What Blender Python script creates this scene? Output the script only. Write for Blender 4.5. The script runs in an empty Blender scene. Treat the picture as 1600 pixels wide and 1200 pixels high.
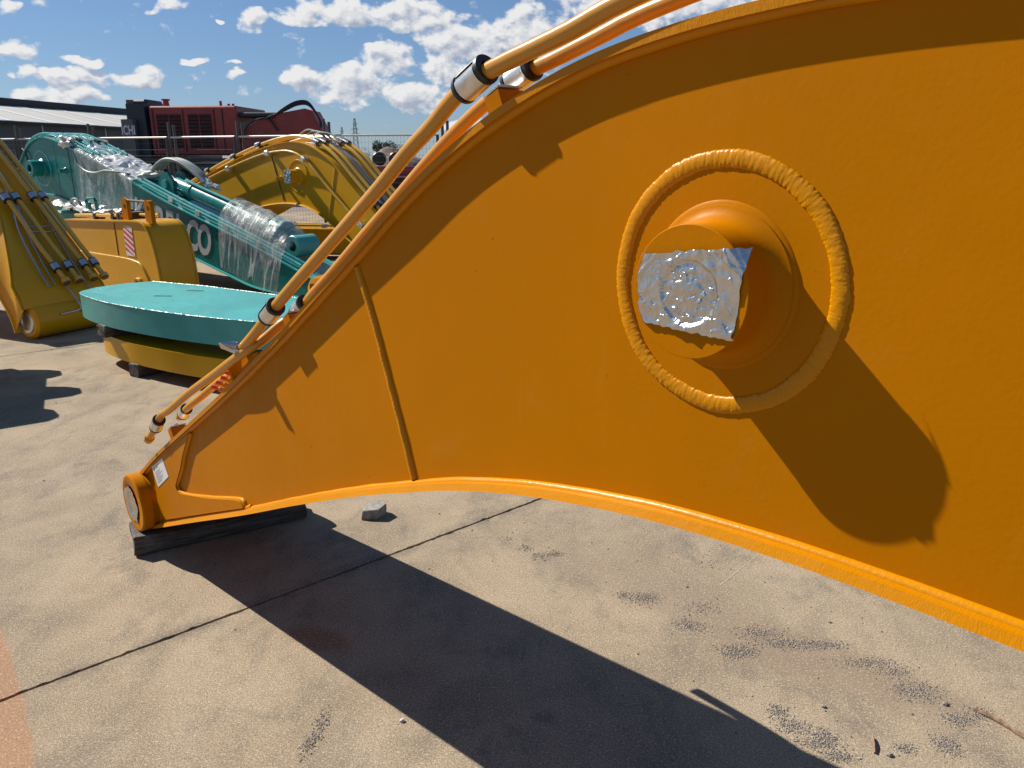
import bpy, math, random
from mathutils import Vector, Matrix, noise, geometry
R = math.radians
random.seed(7)
S = bpy.context.scene
COL = S.collection

# ------------------------------------------------------------------ camera, sky, sun, exposure
cd = bpy.data.cameras.new('camera'); cam = bpy.data.objects.new('camera', cd); COL.objects.link(cam)
cam.location = (0, 0, 1.65); cam.rotation_euler = (R(90 - 16.44), 0, 0)
cd.sensor_fit = 'HORIZONTAL'; cd.sensor_width = 36.0; cd.lens = 36.0 * 1200 / 1600
cd.clip_start = 0.05; cd.clip_end = 6000
S.camera = cam
SUN = Vector((-2.852, 1.574, 2.8)).normalized()
SUN_EL = math.asin(SUN.z); SUN_AZ = math.atan2(SUN.x, SUN.y)
sd = bpy.data.lights.new('sun', 'SUN'); sd.energy = 5.0; sd.angle = R(0.53); sd.color = (1.0, 0.945, 0.86)
sun = bpy.data.objects.new('sun', sd); COL.objects.link(sun)
sun.rotation_euler = SUN.to_track_quat('Z', 'Y').to_euler(); sun.location = SUN * 50
S.view_settings.view_transform = 'Standard'; S.view_settings.look = 'None'
S.view_settings.exposure = 0.72; S.view_settings.gamma = 1.0; S.view_settings.use_curve_mapping = False


class NT:
    """small helper for node trees"""
    def __init__(s, tree): s.t = tree; s.n = tree.nodes; s.l = tree.links
    def new(s, typ, **kw):
        nd = s.n.new(typ)
        for k, v in kw.items(): setattr(nd, k, v)
        return nd
    def put(s, sock, v):
        if isinstance(v, bpy.types.NodeSocket): s.l.new(v, sock)
        else:
            try: sock.default_value = v
            except Exception: sock.default_value = (v, v, v, 1)[:len(sock.default_value)]
    def math(s, op, a, b=0.0, c=None, clamp=False):
        nd = s.new('ShaderNodeMath', operation=op, use_clamp=clamp)
        s.put(nd.inputs[0], a); s.put(nd.inputs[1], b)
        if c is not None: s.put(nd.inputs[2], c)
        return nd.outputs[0]
    def ramp(s, v, lo, hi, a=0.0, b=1.0, smooth=True):
        nd = s.new('ShaderNodeMapRange', interpolation_type='SMOOTHSTEP' if smooth else 'LINEAR', clamp=True)
        for i, x in enumerate((v, lo, hi, a, b)): s.put(nd.inputs[i], x)
        return nd.outputs[0]
    def mix(s, f, a, b, blend='MIX'):
        nd = s.new('ShaderNodeMix', data_type='RGBA', blend_type=blend)
        s.put(nd.inputs[0], f)
        for sock, v in ((nd.inputs[6], a), (nd.inputs[7], b)):
            if isinstance(v, bpy.types.NodeSocket): s.l.new(v, sock)
            else: sock.default_value = (*v[:3], 1)
        return nd.outputs[2]
    def noise(s, vec, scale, detail=4, rough=0.55, dist=0.0, kind='FBM'):
        nd = s.new('ShaderNodeTexNoise'); nd.noise_type = kind
        if vec is not None: s.l.new(vec, nd.inputs['Vector'])
        nd.inputs['Scale'].default_value = scale; nd.inputs['Detail'].default_value = detail
        nd.inputs['Roughness'].default_value = rough; nd.inputs['Distortion'].default_value = dist
        return nd.outputs[0]
    def scale(s, vec, k):
        nd = s.new('ShaderNodeMapping'); s.l.new(vec, nd.inputs[0]); nd.inputs['Scale'].default_value = k
        return nd.outputs[0]


# world: Nishita sky with procedural cumulus in direction space
world = bpy.data.worlds.new('World'); S.world = world; world.use_nodes = True
w = NT(world.node_tree); w.n.clear()
sky = w.new('ShaderNodeTexSky', sky_type='NISHITA', sun_disc=False)
sky.sun_elevation = SUN_EL; sky.sun_rotation = SUN_AZ % (2 * math.pi)
sky.altitude = 50; sky.air_density = 1.0; sky.dust_density = 0.2; sky.ozone_density = 1.2
SKY_STRENGTH = 0.034
tc = w.new('ShaderNodeTexCoord')
sep = w.new('ShaderNodeSeparateXYZ'); w.l.new(tc.outputs['Generated'], sep.inputs[0])
AZ = w.math('ARCTAN2', sep.outputs[0], sep.outputs[1])
EL = w.math('ARCSINE', sep.outputs[2])
CLOUDS = [  # azimuth, elevation, half width, half height (degrees), weight
    (-10.3, 9.3, 4.7, .9, 1), (-6.5, 9.1, 3.5, 1.2, 1), (-13.7, 8.7, 2.5, .45, .8), (-17.0, 8.5, 1.6, .75, .95), (-22.1, 9.1, 1.4, .36, .9), (-3.5, 7.5, 3.3, 1.6, 1), (-8.8, 6.5, 2.4, .95, .95),
    (-.4, 7.4, 2.2, 1.2, .9), (-11.4, 4.8, 4.8, 1.5, 1), (-14.4, 4.9, 2.1, .65, .9), (-6.7, 4.1, 2.4, 1.4, .95), (-4.4, 5.7, 2.7, 1.2, .9), (-31.0, 8.1, .8, .54, .9), (-30.7, 6.1, 1.5, .8, 1),
    (-27.4, 5.6, 1.2, .45, .85), (-27.9, 4.7, 3.2, .55, .95), (-24.0, 4.7, 1.7, .7, .95), (-29.0, 3.6, 3.5, .7, 1), (-31.2, 4.8, .7, .28, .7), (-21.1, 6.1, .7, .3, .9), (-19.1, 5.6, .6, .22, .75),
    (-18.7, 5.0, .6, .22, .85), (-19.7, 8.6, .3, .22, .8), (-8.9, 12.2, 5.5, 1.43, .9), (-3.2, 2.4, 1.8, .43, .8), (1.8, 7.8, 3.1, 2.3, .9), (-13, 15, 7, 1.6, .9), (-25, 14, 5, 1.5, .9),
    (10, 11, 9, 3, .9), (24, 7, 7, 1.8, .9), (-42, 6, 5, 1.4, .9), (-60, 11, 10, 3, .9), (50, 11, 11, 3, .9), (90, 12, 13, 3, .9),
    (150, 11, 18, 3, .9), (-130, 11, 20, 3, .9)]
def cloud_density(d_az, d_el):
    az, el = w.math('ADD', AZ, d_az), w.math('ADD', EL, d_el)
    cx = w.new('ShaderNodeCombineXYZ'); w.put(cx.inputs[0], az); w.put(cx.inputs[1], w.math('MULTIPLY', el, 1.4))
    n_big = w.noise(cx.outputs[0], 16.0, 2, 0.5); cy = w.new('ShaderNodeCombineXYZ')
    w.put(cy.inputs[0], w.math('ADD', az, 7.3)); w.put(cy.inputs[1], w.math('MULTIPLY', el, 1.4)); n_big2 = w.noise(cy.outputs[0], 20.0, 3, 0.5)
    n_ = w.noise(cx.outputs[0], 34.0, 9, 0.58, 0.2)
    wa = w.math('ADD', az, w.math('MULTIPLY', w.math('SUBTRACT', n_big, 0.5), R(5.0)))
    we = w.math('ADD', el, w.math('MULTIPLY', w.math('SUBTRACT', n_big2, 0.5), R(2.6)))
    mask = None
    for (a, e, hw, hh, k) in CLOUDS:
        da = w.math('MULTIPLY', w.math('SUBTRACT', wa, R(a)), 1 / R(hw))
        de = w.math('MULTIPLY', w.math('SUBTRACT', we, R(e)), 1 / R(hh))
        r2 = w.math('MULTIPLY_ADD', da, da, w.math('MULTIPLY', de, de))
        m_ = w.math('MULTIPLY', w.math('SUBTRACT', 1.0, r2, clamp=True), k)
        mask = m_ if mask is None else w.math('MAXIMUM', mask, m_)
    return w.math('MULTIPLY_ADD', w.math('SUBTRACT', n_, 0.5), 3.2, w.math('MULTIPLY', w.math('POWER', mask, 0.55), 1.25))
dens = cloud_density(0.0, 0.0); dens_up = cloud_density(R(-0.28), R(0.42))
alpha = w.ramp(dens, 0.33, 0.98)
alpha = w.math('MULTIPLY', alpha, w.ramp(EL, R(0.8), R(2.2)))
shade = w.math('ADD', w.math('MULTIPLY', w.math('SUBTRACT', dens, dens_up), 0.75), w.ramp(dens_up, 0.3, 1.9, 0.92, 0.30))
cloudcol = w.mix(w.math('ADD', shade, 0.0, clamp=True), (6.6, 7.6, 9.7), (14.8, 14.8, 14.9))
skycol = w.mix(1.0, sky.outputs[0], (0.82, 1.0, 1.31), 'MULTIPLY')
skycol = w.mix(0.22, skycol, (3.9, 7.6, 13.6))
bg = w.new('ShaderNodeBackground'); bg.inputs[1].default_value = SKY_STRENGTH
w.l.new(w.mix(alpha, skycol, cloudcol), bg.inputs[0])
wo = w.new('ShaderNodeOutputWorld'); w.l.new(bg.outputs[0], wo.inputs[0])

# ------------------------------------------------------------------ materials
def mat(name):
    m = bpy.data.materials.new(name); m.use_nodes = True
    t = NT(m.node_tree); t.n.clear()
    p = t.new('ShaderNodeBsdfPrincipled'); o = t.new('ShaderNodeOutputMaterial'); t.l.new(p.outputs[0], o.inputs[0])
    return m, t, p, o
def bump(t, p, h, strength, dist):
    b = t.new('ShaderNodeBump'); b.inputs['Strength'].default_value = strength; b.inputs['Distance'].default_value = dist
    t.l.new(h, b.inputs['Height']); t.l.new(b.outputs[0], p.inputs['Normal']); return b
def paint(name, col, rough=0.36, var=0.10, peel=0.0006, pscale=90, dust=0.0, striate=False, spec=0.5):
    m, t, p, o = mat(name)
    tc = t.new('ShaderNodeTexCoord').outputs['Object']
    n1 = t.noise(tc, 2.2, 5, 0.6)
    f = t.ramp(n1, 0.3, 0.7)
    c = t.mix(f, [x * (1 - var) for x in col], [min(1, x * (1 + var)) for x in col])
    if dust:
        n2 = t.noise(tc, 5.0, 8, 0.65)
        c = t.mix(t.ramp(n2, 0.5, 0.8, 0, dust), c, (0.42, 0.36, 0.28))
    t.l.new(c, p.inputs['Base Color'])
    n3 = t.noise(tc, 14, 4, 0.6)
    t.l.new(t.ramp(n3, 0.3, 0.7, rough * 0.82, rough * 1.2), p.inputs['Roughness'])
    p.inputs['Specular IOR Level'].default_value = spec
    if peel:
        h = t.noise(tc, pscale, 3, 0.5)
        h2 = t.noise(t.scale(tc, (1, 1, 0.35)), 16, 6, 0.7)
        h = t.math('ADD', h, t.math('MULTIPLY', h2, 1.2))
        if striate:
            h3 = t.noise(t.scale(tc, (1.0, 0.02, 0.35)), 640, 1, 0.4)
            h = t.math('ADD', h, t.math('MULTIPLY', h3, 0.6))
        bump(t, p, h, 1.0, peel)
    return m
def simple(name, col, rough=0.5, metal=0.0, var=0.15, sc=8, bmp=0.0, bsc=60, spec=0.5):
    m, t, p, o = mat(name)
    tc = t.new('ShaderNodeTexCoord').outputs['Object']
    n1 = t.noise(tc, sc, 5, 0.6)
    t.l.new(t.mix(t.ramp(n1, 0.3, 0.7), [x * (1 - var) for x in col], [min(1, x * (1 + var)) for x in col]), p.inputs['Base Color'])
    p.inputs['Roughness'].default_value = rough; p.inputs['Metallic'].default_value = metal
    p.inputs['Specular IOR Level'].default_value = spec
    if bmp: bump(t, p, t.noise(tc, bsc, 5, 0.6), 1.0, bmp)
    return m

ORANGE = (0.425, 0.145, 0.0)
YELLOW = (0.54, 0.275, 0.002)
TEAL = (0.005, 0.185, 0.17)
M = {}
M['orange'] = paint('orange_paint', ORANGE, 0.40, 0.04, 0.00020, 110, spec=0.05)
def plate_marks(m):
    t = NT(m.node_tree); p = next(n for n in t.n if n.type == 'BSDF_PRINCIPLED'); tc = t.new('ShaderNodeTexCoord').outputs['Object']
    old = p.inputs['Base Color'].links[0].from_socket
    run = t.noise(t.scale(tc, (9, 1, 1.1)), 2.4, 6, 0.65, 0.6)
    c = t.mix(t.ramp(run, 0.60, 0.74, 0, 0.10), old, (0.50, 0.24, 0.03))
    dust = t.noise(tc, 3.1, 9, 0.72, 0.4)
    c = t.mix(t.ramp(dust, 0.56, 0.78, 0, 0.13), c, (0.40, 0.24, 0.10))
    spot = t.noise(tc, 46, 2, 0.5)
    c = t.mix(t.ramp(spot, 0.735, 0.76, 0, 0.5), c, (0.16, 0.06, 0.01))
    t.l.new(c, p.inputs['Base Color'])
plate_marks(M['orange'])
M['orange_edge'] = paint('orange_paint_flame_cut', (0.455, 0.170, 0.0), 0.38, 0.05, 0.0006, 90, striate=True, spec=0.15)
M['orange_weld'] = paint('orange_paint_on_weld', (0.49, 0.192, 0.0), 0.33, 0.05, 0.0007, 140, spec=0.22)
M['orange_pipe'] = paint('orange_pipe_paint', (0.50, 0.225, 0.022), 0.27, 0.04, 0.0003, 60)
M['yellow'] = paint('yellow_paint', YELLOW, 0.34, 0.05, 0.0004, 60, spec=0.3)
M['yellow_pipe'] = paint('yellow_pipe_paint', (0.58, 0.34, 0.045), 0.25, 0.04, 0.0)
M['teal'] = paint('teal_paint', TEAL, 0.30, 0.06, 0.0004, 60, spec=0.35)
M['teal_slab'] = paint('teal_primer_paint', (0.05, 0.30, 0.28), 0.36, 0.12, 0.0006, 50, dust=0.06)
M['teal_pipe'] = paint('teal_pipe_paint', (0.05, 0.30, 0.29), 0.24, 0.05, 0.0)
M['red'] = paint('oxide_red_paint', (0.31, 0.042, 0.030), 0.45, 0.15, 0.0)
M['red_dark'] = simple('dark_red_louvre', (0.045, 0.010, 0.010), 0.6)
M['navy'] = simple('dark_blue_grey_paint', (0.022, 0.028, 0.038), 0.5)
M['black'] = simple('black_rubber', (0.012, 0.012, 0.012), 0.45, var=0.3)
M['darksteel'] = simple('dark_track_steel', (0.028, 0.025, 0.023), 0.6, 0.0, 0.3)
M['steel'] = simple('zinc_steel', (0.66, 0.66, 0.64), 0.36, 0.85, 0.12, 30, 0.0008, 80)
M['chrome'] = simple('chrome', (0.50, 0.50, 0.50), 0.26, 1.0, 0.05)
M['foil'] = simple('aluminium_foil', (0.60, 0.575, 0.545), 0.27, 1.0, 0.05, 30, 0.0010, 130)
M['galv'] = simple('galvanised_tube', (0.50, 0.50, 0.48), 0.42, 0.3, 0.1)
M['galv_dark'] = simple('weathered_post_steel', (0.075, 0.072, 0.07), 0.6, 0.2, 0.2)
M['white'] = simple('white_print', (0.62, 0.62, 0.61), 0.5, var=0.03)
M['redprint'] = simple('red_print', (0.55, 0.03, 0.045), 0.45, var=0.05)
M['redcap'] = simple('red_plastic_cap', (0.70, 0.045, 0.02), 0.4, var=0.05)
M['greyprint'] = simple('grey_print', (0.16, 0.16, 0.18), 0.6, var=0.1)
M['hose'] = simple('grey_green_hose', (0.20, 0.24, 0.22), 0.4, var=0.2)
M['primer'] = simple('raw_rusty_steel', (0.12, 0.06, 0.035), 0.7, 0.2, 0.4, 20)
M['cream'] = simple('cream_roof_sheet', (0.42, 0.405, 0.36), 0.6, var=0.05, sc=1)
M['greywall'] = simple('grey_cladding', (0.115, 0.115, 0.105), 0.7, var=0.1, sc=.4)
M['darkroof'] = simple('dark_roof_edge', (0.022, 0.026, 0.033), 0.6, var=0.1)
M['bark'] = simple('bark', (0.10, 0.075, 0.05), 0.85, var=0.3, sc=30)
M['gum'] = simple('gum_foliage', (0.055, 0.075, 0.045), 0.7, var=0.35, sc=1.2)
M['pylon'] = simple('pylon_steel', (0.20, 0.22, 0.24), 0.6, var=0.1)
M['fill'] = simple('dirt_fill', (0.16, 0.115, 0.085), 0.9, var=0.4, sc=1.2)
M['stone'] = simple('stone', (0.22, 0.205, 0.18), 0.85, var=0.35, sc=40, bmp=0.002, bsc=120)
M['pale_stone'] = simple('pale_stone', (0.50, 0.475, 0.43), 0.8, var=0.1, sc=40)
M['wood_bit'] = simple('dry_wood', (0.20, 0.13, 0.08), 0.85, var=0.4, sc=60, bmp=0.001, bsc=200)
M['rag'] = simple('white_plastic_sheet', (0.58, 0.56, 0.52), 0.35, var=0.1, sc=8, bmp=0.006, bsc=14)

def timber_mat():
    m, t, p, o = mat('old_hardwood_timber')
    tc = t.new('ShaderNodeTexCoord').outputs['Object']
    g = t.noise(t.scale(tc, (14, 1.2, 14)), 5, 7, 0.65, 0.4)
    n = t.noise(tc, 9, 5, 0.6)
    c = t.mix(t.ramp(g, 0.3, 0.72), (0.022, 0.017, 0.013), (0.115, 0.095, 0.075))
    c = t.mix(t.ramp(n, 0.55, 0.8, 0, 0.6), c, (0.17, 0.155, 0.135))
    t.l.new(c, p.inputs['Base Color']); p.inputs['Roughness'].default_value = 0.85
    bump(t, p, g, 1.0, 0.006); return m
M['timber'] = timber_mat()

def gravel_stone_mat():
    m, t, p, o = mat('gravel_bits')
    gi = t.new('ShaderNodeNewGeometry').outputs['Random Per Island']
    c = t.mix(gi, (0.085, 0.078, 0.07), (0.36, 0.31, 0.255))
    t.l.new(c, p.inputs['Base Color']); p.inputs['Roughness'].default_value = 0.9; return m
M['gravel'] = gravel_stone_mat()

def film_mat(name, base_a, top_a):
    m, t, p, o = mat(name)
    tc = t.new('ShaderNodeTexCoord').outputs['Object']
    uv = t.new('ShaderNodeUVMap'); uv.uv_map = 'UVMap'
    st = t.noise(t.scale(uv.outputs[0], (13, 1.0, 1)), 2.2, 7, 0.70, 2.0)
    bl = t.noise(tc, 5, 5, 0.6, 0.8)
    a = t.math('ADD', t.ramp(st, 0.42, 0.78, 0.0, 0.55), t.ramp(bl, 0.45, 0.8, 0, 0.35))
    sepu = t.new('ShaderNodeSeparateXYZ'); t.l.new(uv.outputs[0], sepu.inputs[0])
    a = t.math('ADD', a, t.ramp(sepu.outputs[1], 0.35, 0.62, base_a, top_a), clamp=True)
    p.inputs['Base Color'].default_value = (0.74, 0.73, 0.70, 1); p.inputs['Roughness'].default_value = 0.22
    p.inputs['Specular IOR Level'].default_value = 0.8
    bump(t, p, st, 0.8, 0.02)
    tr = t.new('ShaderNodeBsdfTransparent'); tr.inputs[0].default_value = (0.93, 0.95, 0.95, 1)
    mx = t.new('ShaderNodeMixShader'); t.l.new(a, mx.inputs[0]); t.l.new(tr.outputs[0], mx.inputs[1]); t.l.new(p.outputs[0], mx.inputs[2])
    t.l.new(mx.outputs[0], o.inputs[0]); return m
M['film'] = film_mat('clear_wrap_film', 0.14, 0.72)
M['film_clear'] = film_mat('clear_stretch_film', 0.12, 0.20)

def concrete_mat():
    m, t, p, o = mat('worn_concrete')
    g = t.new('ShaderNodeNewGeometry').outputs['Position']
    big = t.noise(g, 1.1, 10, 0.68, 0.3)
    mid = t.noise(t.scale(g, (1.0, 0.6, 1)), 3.4, 10, 0.74, 0.3)
    fine = t.noise(g, 38, 5, 0.7)
    speck = t.noise(g, 270, 3, 0.7)
    c = t.mix(t.ramp(big, 0.32, 0.68), (0.300, 0.236, 0.162), (0.470, 0.368, 0.248))
    c = t.mix(t.ramp(mid, 0.45, 0.68, 0, 0.85), c, (0.205, 0.172, 0.132))
    c = t.mix(t.ramp(t.noise(g, 1.7, 5, 0.6, 0.8), 0.53, 0.66, 0, 0.5), c, (0.45, 0.365, 0.26))
    c = t.mix(t.ramp(speck, 0.40, 0.62), t.mix(1.0, c, (0.52, 0.51, 0.50), 'MULTIPLY'), c)
    c = t.mix(t.ramp(speck, 0.55, 0.70, 0, 0.75), c, (0.48, 0.41, 0.325))
    c = t.mix(t.ramp(fine, 0.55, 0.75, 0, 0.22), c, (0.17, 0.148, 0.123))
    # scuffs, hairline cracks and dirt worked into the slab near its joints
    sc_ = t.noise(t.scale(g, (0.6, 2.6, 1)), 2.6, 10, 0.76, 0.5)
    c = t.mix(t.ramp(sc_, 0.57, 0.70, 0, 0.5), c, (0.155, 0.132, 0.108))
    vo = t.new('ShaderNodeTexVoronoi', feature='DISTANCE_TO_EDGE'); vo.inputs['Scale'].default_value = 0.75
    wv = t.new('ShaderNodeVectorMath', operation='ADD'); nz = t.new('ShaderNodeTexNoise'); nz.inputs['Scale'].default_value = 3.0; nz.inputs['Detail'].default_value = 6
    t.l.new(g, nz.inputs['Vector']); sv = t.new('ShaderNodeVectorMath', operation='SCALE'); t.l.new(nz.outputs['Color'], sv.inputs[0]); sv.inputs['Scale'].default_value = 0.35
    t.l.new(g, wv.inputs[0]); t.l.new(sv.outputs[0], wv.inputs[1]); t.l.new(wv.outputs[0], vo.inputs['Vector'])
    crack = t.math('MULTIPLY', t.ramp(vo.outputs['Distance'], 0.0, 0.0016, 0.30, 0), t.ramp(t.noise(g, 1.3, 3, 0.5), 0.5, 0.62))
    c = t.mix(crack, c, (0.07, 0.06, 0.05))
    spj = t.new('ShaderNodeSeparateXYZ'); t.l.new(g, spj.inputs[0])
    nd_ = t.math('ABSOLUTE', t.math('SUBTRACT', t.math('ADD', t.math('MULTIPLY', spj.outputs[0], -.648), t.math('MULTIPLY', spj.outputs[1], .762)), 2.612))
    jd = t.math('MULTIPLY', t.ramp(nd_, 0.0, 0.075, 0.75, 0.0), t.ramp(t.noise(g, 6, 6, 0.65), 0.40, 0.62))
    c = t.mix(jd, c, (0.13, 0.108, 0.088))
    oil = t.ramp(t.noise(g, 2.1, 3, 0.5, 1.5), 0.66, 0.74, 0, 0.45)
    c = t.mix(oil, c, (0.12, 0.10, 0.085))
    # rust stains with shapes of their own: band at the left, spill beside the shadow
    def stain(cx, cy, ax, ay, ang, crisp=False):
        ca, sa = math.cos(ang), math.sin(ang)
        sp = t.new('ShaderNodeSeparateXYZ'); t.l.new(g, sp.inputs[0])
        wob = t.math('MULTIPLY', t.math('SUBTRACT', t.noise(g, 6, 5, 0.6), 0.5), 0.7)
        dx = t.math('SUBTRACT', sp.outputs[0], cx); dy = t.math('SUBTRACT', sp.outputs[1], cy)
        u = t.math('ADD', t.math('MULTIPLY', dx, ca / ax), t.math('MULTIPLY', dy, sa / ax))
        v = t.math('ADD', t.math('MULTIPLY', dx, -sa / ay), t.math('MULTIPLY', dy, ca / ay))
        r = t.math('SQRT', t.math('ADD', t.math('MULTIPLY', u, u), t.math('MULTIPLY', v, v)))
        return t.ramp(t.math('MULTIPLY_ADD', wob, 0.25, r), 1.0, 0.90) if crisp else t.ramp(t.math('ADD', r, wob), 1.05, 0.45)
    for (cx, cy, ax, ay, ang, k, colr) in ((1.25, 2.12, 0.30, 0.10, R(-35), 0.6, (0.20, 0.155, 0.112)), (-1.90, 2.13, 1.6, 0.235, R(-50.6), -0.62, (0.33, 0.165, 0.085)), (-0.68, 2.37, 0.17, 0.075, R(-32), 0.75, (0.26, 0.13, 0.07)),
                                     (-3.05, 5.92, 0.16, 0.06, R(20), 0.5, (0.28, 0.11, 0.05)), (1.05, 2.25, 0.55, 0.20, R(-35), 0.75, (0.235, 0.175, 0.122)),
                                     (0.55, 2.7, 0.7, 0.16, R(-38), 0.6, (0.25, 0.19, 0.135))):
        c = t.mix(t.math('MULTIPLY', stain(cx, cy, ax, ay, ang, k < 0), abs(k)), c, colr)
    c = t.mix(t.ramp(t.noise(g, 150, 2, 0.6), 0.33, 0.47, 0.55, 0, False), c, (0.105, 0.088, 0.070))
    c = t.mix(t.ramp(t.noise(g, 120, 2, 0.6), 0.56, 0.68, 0, 0.45, False), c, (0.56, 0.47, 0.36))
    t.l.new(c, p.inputs['Base Color']); p.inputs['Roughness'].default_value = 0.88
    p.inputs['Specular IOR Level'].default_value = 0.10
    h = t.math('ADD', t.math('MULTIPLY', fine, 0.6), t.math('MULTIPLY', speck, 0.6))
    bump(t, p, h, 0.8, 0.0022); return m
M['concrete'] = concrete_mat()
M['joint'] = simple('joint_dirt', (0.035, 0.03, 0.027), 0.95)

def ground_mat():
    m, t, p, o = mat('gravel_ground')
    g = t.new('ShaderNodeNewGeometry').outputs['Position']
    c = t.mix(t.ramp(t.noise(g, 0.25, 5, 0.6), 0.3, 0.7), (0.125, 0.105, 0.092), (0.19, 0.162, 0.14))
    c = t.mix(t.ramp(t.noise(g, 22, 3, 0.7), 0.4, 0.6, 0.55, 0), c, (0.08, 0.07, 0.07))
    t.l.new(c, p.inputs['Base Color']); p.inputs['Roughness'].default_value = 0.95
    return m
M['ground'] = ground_mat()

# ------------------------------------------------------------------ mesh helpers
def nrm(v):
    v = Vector(v); return v.normalized() if v.length > 1e-9 else v
class MB:
    def __init__(s): s.v = []; s.f = []; s.uv = None
    def add(s, vs, fs):
        k = len(s.v); s.v += [tuple(x) for x in vs]; s.f += [tuple(i + k for i in f) for f in fs]; return s
    def box(s, c, d, rot=None, taper=None):
        h = [x / 2 for x in d]; vs = []
        for z in (-1, 1):
            for y in (-1, 1):
                for x in (-1, 1):
                    k = taper if (taper and z > 0) else 1.0
                    vs.append(Vector((x * h[0] * k, y * h[1] * k, z * h[2])))
        if rot is not None: vs = [rot @ v for v in vs]
        vs = [v + Vector(c) for v in vs]
        return s.add(vs, [(0, 2, 3, 1), (4, 5, 7, 6), (0, 1, 5, 4), (2, 6, 7, 3), (0, 4, 6, 2), (1, 3, 7, 5)])
    def bbox(s, c, d, b=0.01, rot=None):
        """box with chamfered edges, seen as an octagon prism with small end chamfers"""
        hx, hy, hz = [x / 2 for x in d]; vs = []
        def ringpts(x, i):
            yy, zz = hy - i, hz - i
            return [(x, -yy + b, -zz), (x, yy - b, -zz), (x, yy, -zz + b), (x, yy, zz - b), (x, yy - b, zz), (x, -yy + b, zz), (x, -yy, zz - b), (x, -yy, -zz + b)]
        rings = [ringpts(-hx, b), ringpts(-hx + b, 0), ringpts(hx - b, 0), ringpts(hx, b)]
        for r in rings: vs += [Vector(p) for p in r]
        if rot is not None: vs = [rot @ v for v in vs]
        vs = [v + Vector(c) for v in vs]
        fs = []
        for k in range(3):
            for i in range(8): fs.append((k * 8 + i, k * 8 + (i + 1) % 8, k * 8 + 8 + (i + 1) % 8, k * 8 + 8 + i))
        fs.append(tuple(range(7, -1, -1))); fs.append(tuple(range(24, 32)))
        return s.add(vs, fs)
    def tube(s, pts, r, n=12, caps=True, rfun=None, inner=None):
        pts = [Vector(p) for p in pts]; m = len(pts); vs = []; fs = []
        tan = [nrm(pts[min(i + 1, m - 1)] - pts[max(i - 1, 0)]) for i in range(m)]
        up = Vector((0, 0, 1)) if abs(tan[0].z) < 0.9 else Vector((0, 1, 0))
        u = nrm(up - tan[0] * up.dot(tan[0]))
        for i in range(m):
            u = nrm(u - tan[i] * u.dot(tan[i])); vv = tan[i].cross(u)
            for k in range(n):
                a = 2 * math.pi * k / n
                rr = rfun(i, a) if rfun else (r[i] if isinstance(r, (list, tuple)) else r)
                vs.append(pts[i] + (u * math.cos(a) + vv * math.sin(a)) * rr)
        for i in range(m - 1):
            for k in range(n):
                fs.append((i * n + k, i * n + (k + 1) % n, (i + 1) * n + (k + 1) % n, (i + 1) * n + k))
        if caps: fs.append(tuple(range(n - 1, -1, -1))); fs.append(tuple((m - 1) * n + k for k in range(n)))
        return s.add(vs, fs)
    def lathe(s, c, axis, prof, n=32, u=None, a0=0, a1=2 * math.pi):
        """prof: (radius, height along axis)"""
        ax = nrm(axis); u = nrm(u) if u is not None else nrm(ax.cross(Vector((0, 0, 1))) if abs(ax.z) < .9 else ax.cross(Vector((1, 0, 0))))
        v = ax.cross(u); c = Vector(c); vs = []; fs = []; full = abs(a1 - a0 - 2 * math.pi) < 1e-6
        nn = n if full else n + 1
        for (r, h) in prof:
            for k in range(nn):
                a = a0 + (a1 - a0) * k / n
                vs.append(c + ax * h + (u * math.cos(a) + v * math.sin(a)) * r)
        for i in range(len(prof) - 1):
            for k in range(n):
                k2 = (k + 1) % nn
                fs.append((i * nn + k, i * nn + k2, (i + 1) * nn + k2, (i + 1) * nn + k))
        return s.add(vs, fs)
    def prism(s, poly, origin, ex, ey, ez, t):
        """closed 2D outline (may be concave) given thickness t along ez"""
        o, ex, ey, ez = Vector(origin), Vector(ex), Vector(ey), Vector(ez)
        n = len(poly)
        a = [o + ex * x + ey * y for x, y in poly]; b = [p + ez * t for p in a]
        tr = geometry.tessellate_polygon([[Vector((x, y, 0)) for x, y in poly]])
        fs = [tuple(q) for q in tr] + [tuple(n + i for i in reversed(q)) for q in tr]
        fs += [(i, i + n, (i + 1) % n + n, (i + 1) % n) for i in range(n)]
        return s.add(a + b, fs)
    def strip(s, curve, th, q0, q1, side, bev=0.0):
        """flat bar bent along a curve in (s,z): outer face on the curve, thickness th to the inside (side=-1 below, +1 above)"""
        m = len(curve); vs = []; fs = []
        for i, (x, z) in enumerate(curve):
            a = curve[max(i - 1, 0)]; b = curve[min(i + 1, m - 1)]
            t = nrm((b[0] - a[0], 0, b[1] - a[1])); nn = Vector((-t.z, 0, t.x)) * side * th
            for (q, k) in ((q0 - bev, 0), (q1, 0), (q1, 1), (q0, 1)):
                vs.append(Vector((x, q, z)) + nn * k)
        for i in range(m - 1):
            for k in range(4): fs.append((i * 4 + k, i * 4 + (k + 1) % 4, i * 4 + 4 + (k + 1) % 4, i * 4 + 4 + k))
        fs.append((3, 2, 1, 0)); fs.append(tuple((m - 1) * 4 + k for k in range(4)))
        return s.add(vs, fs)
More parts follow.
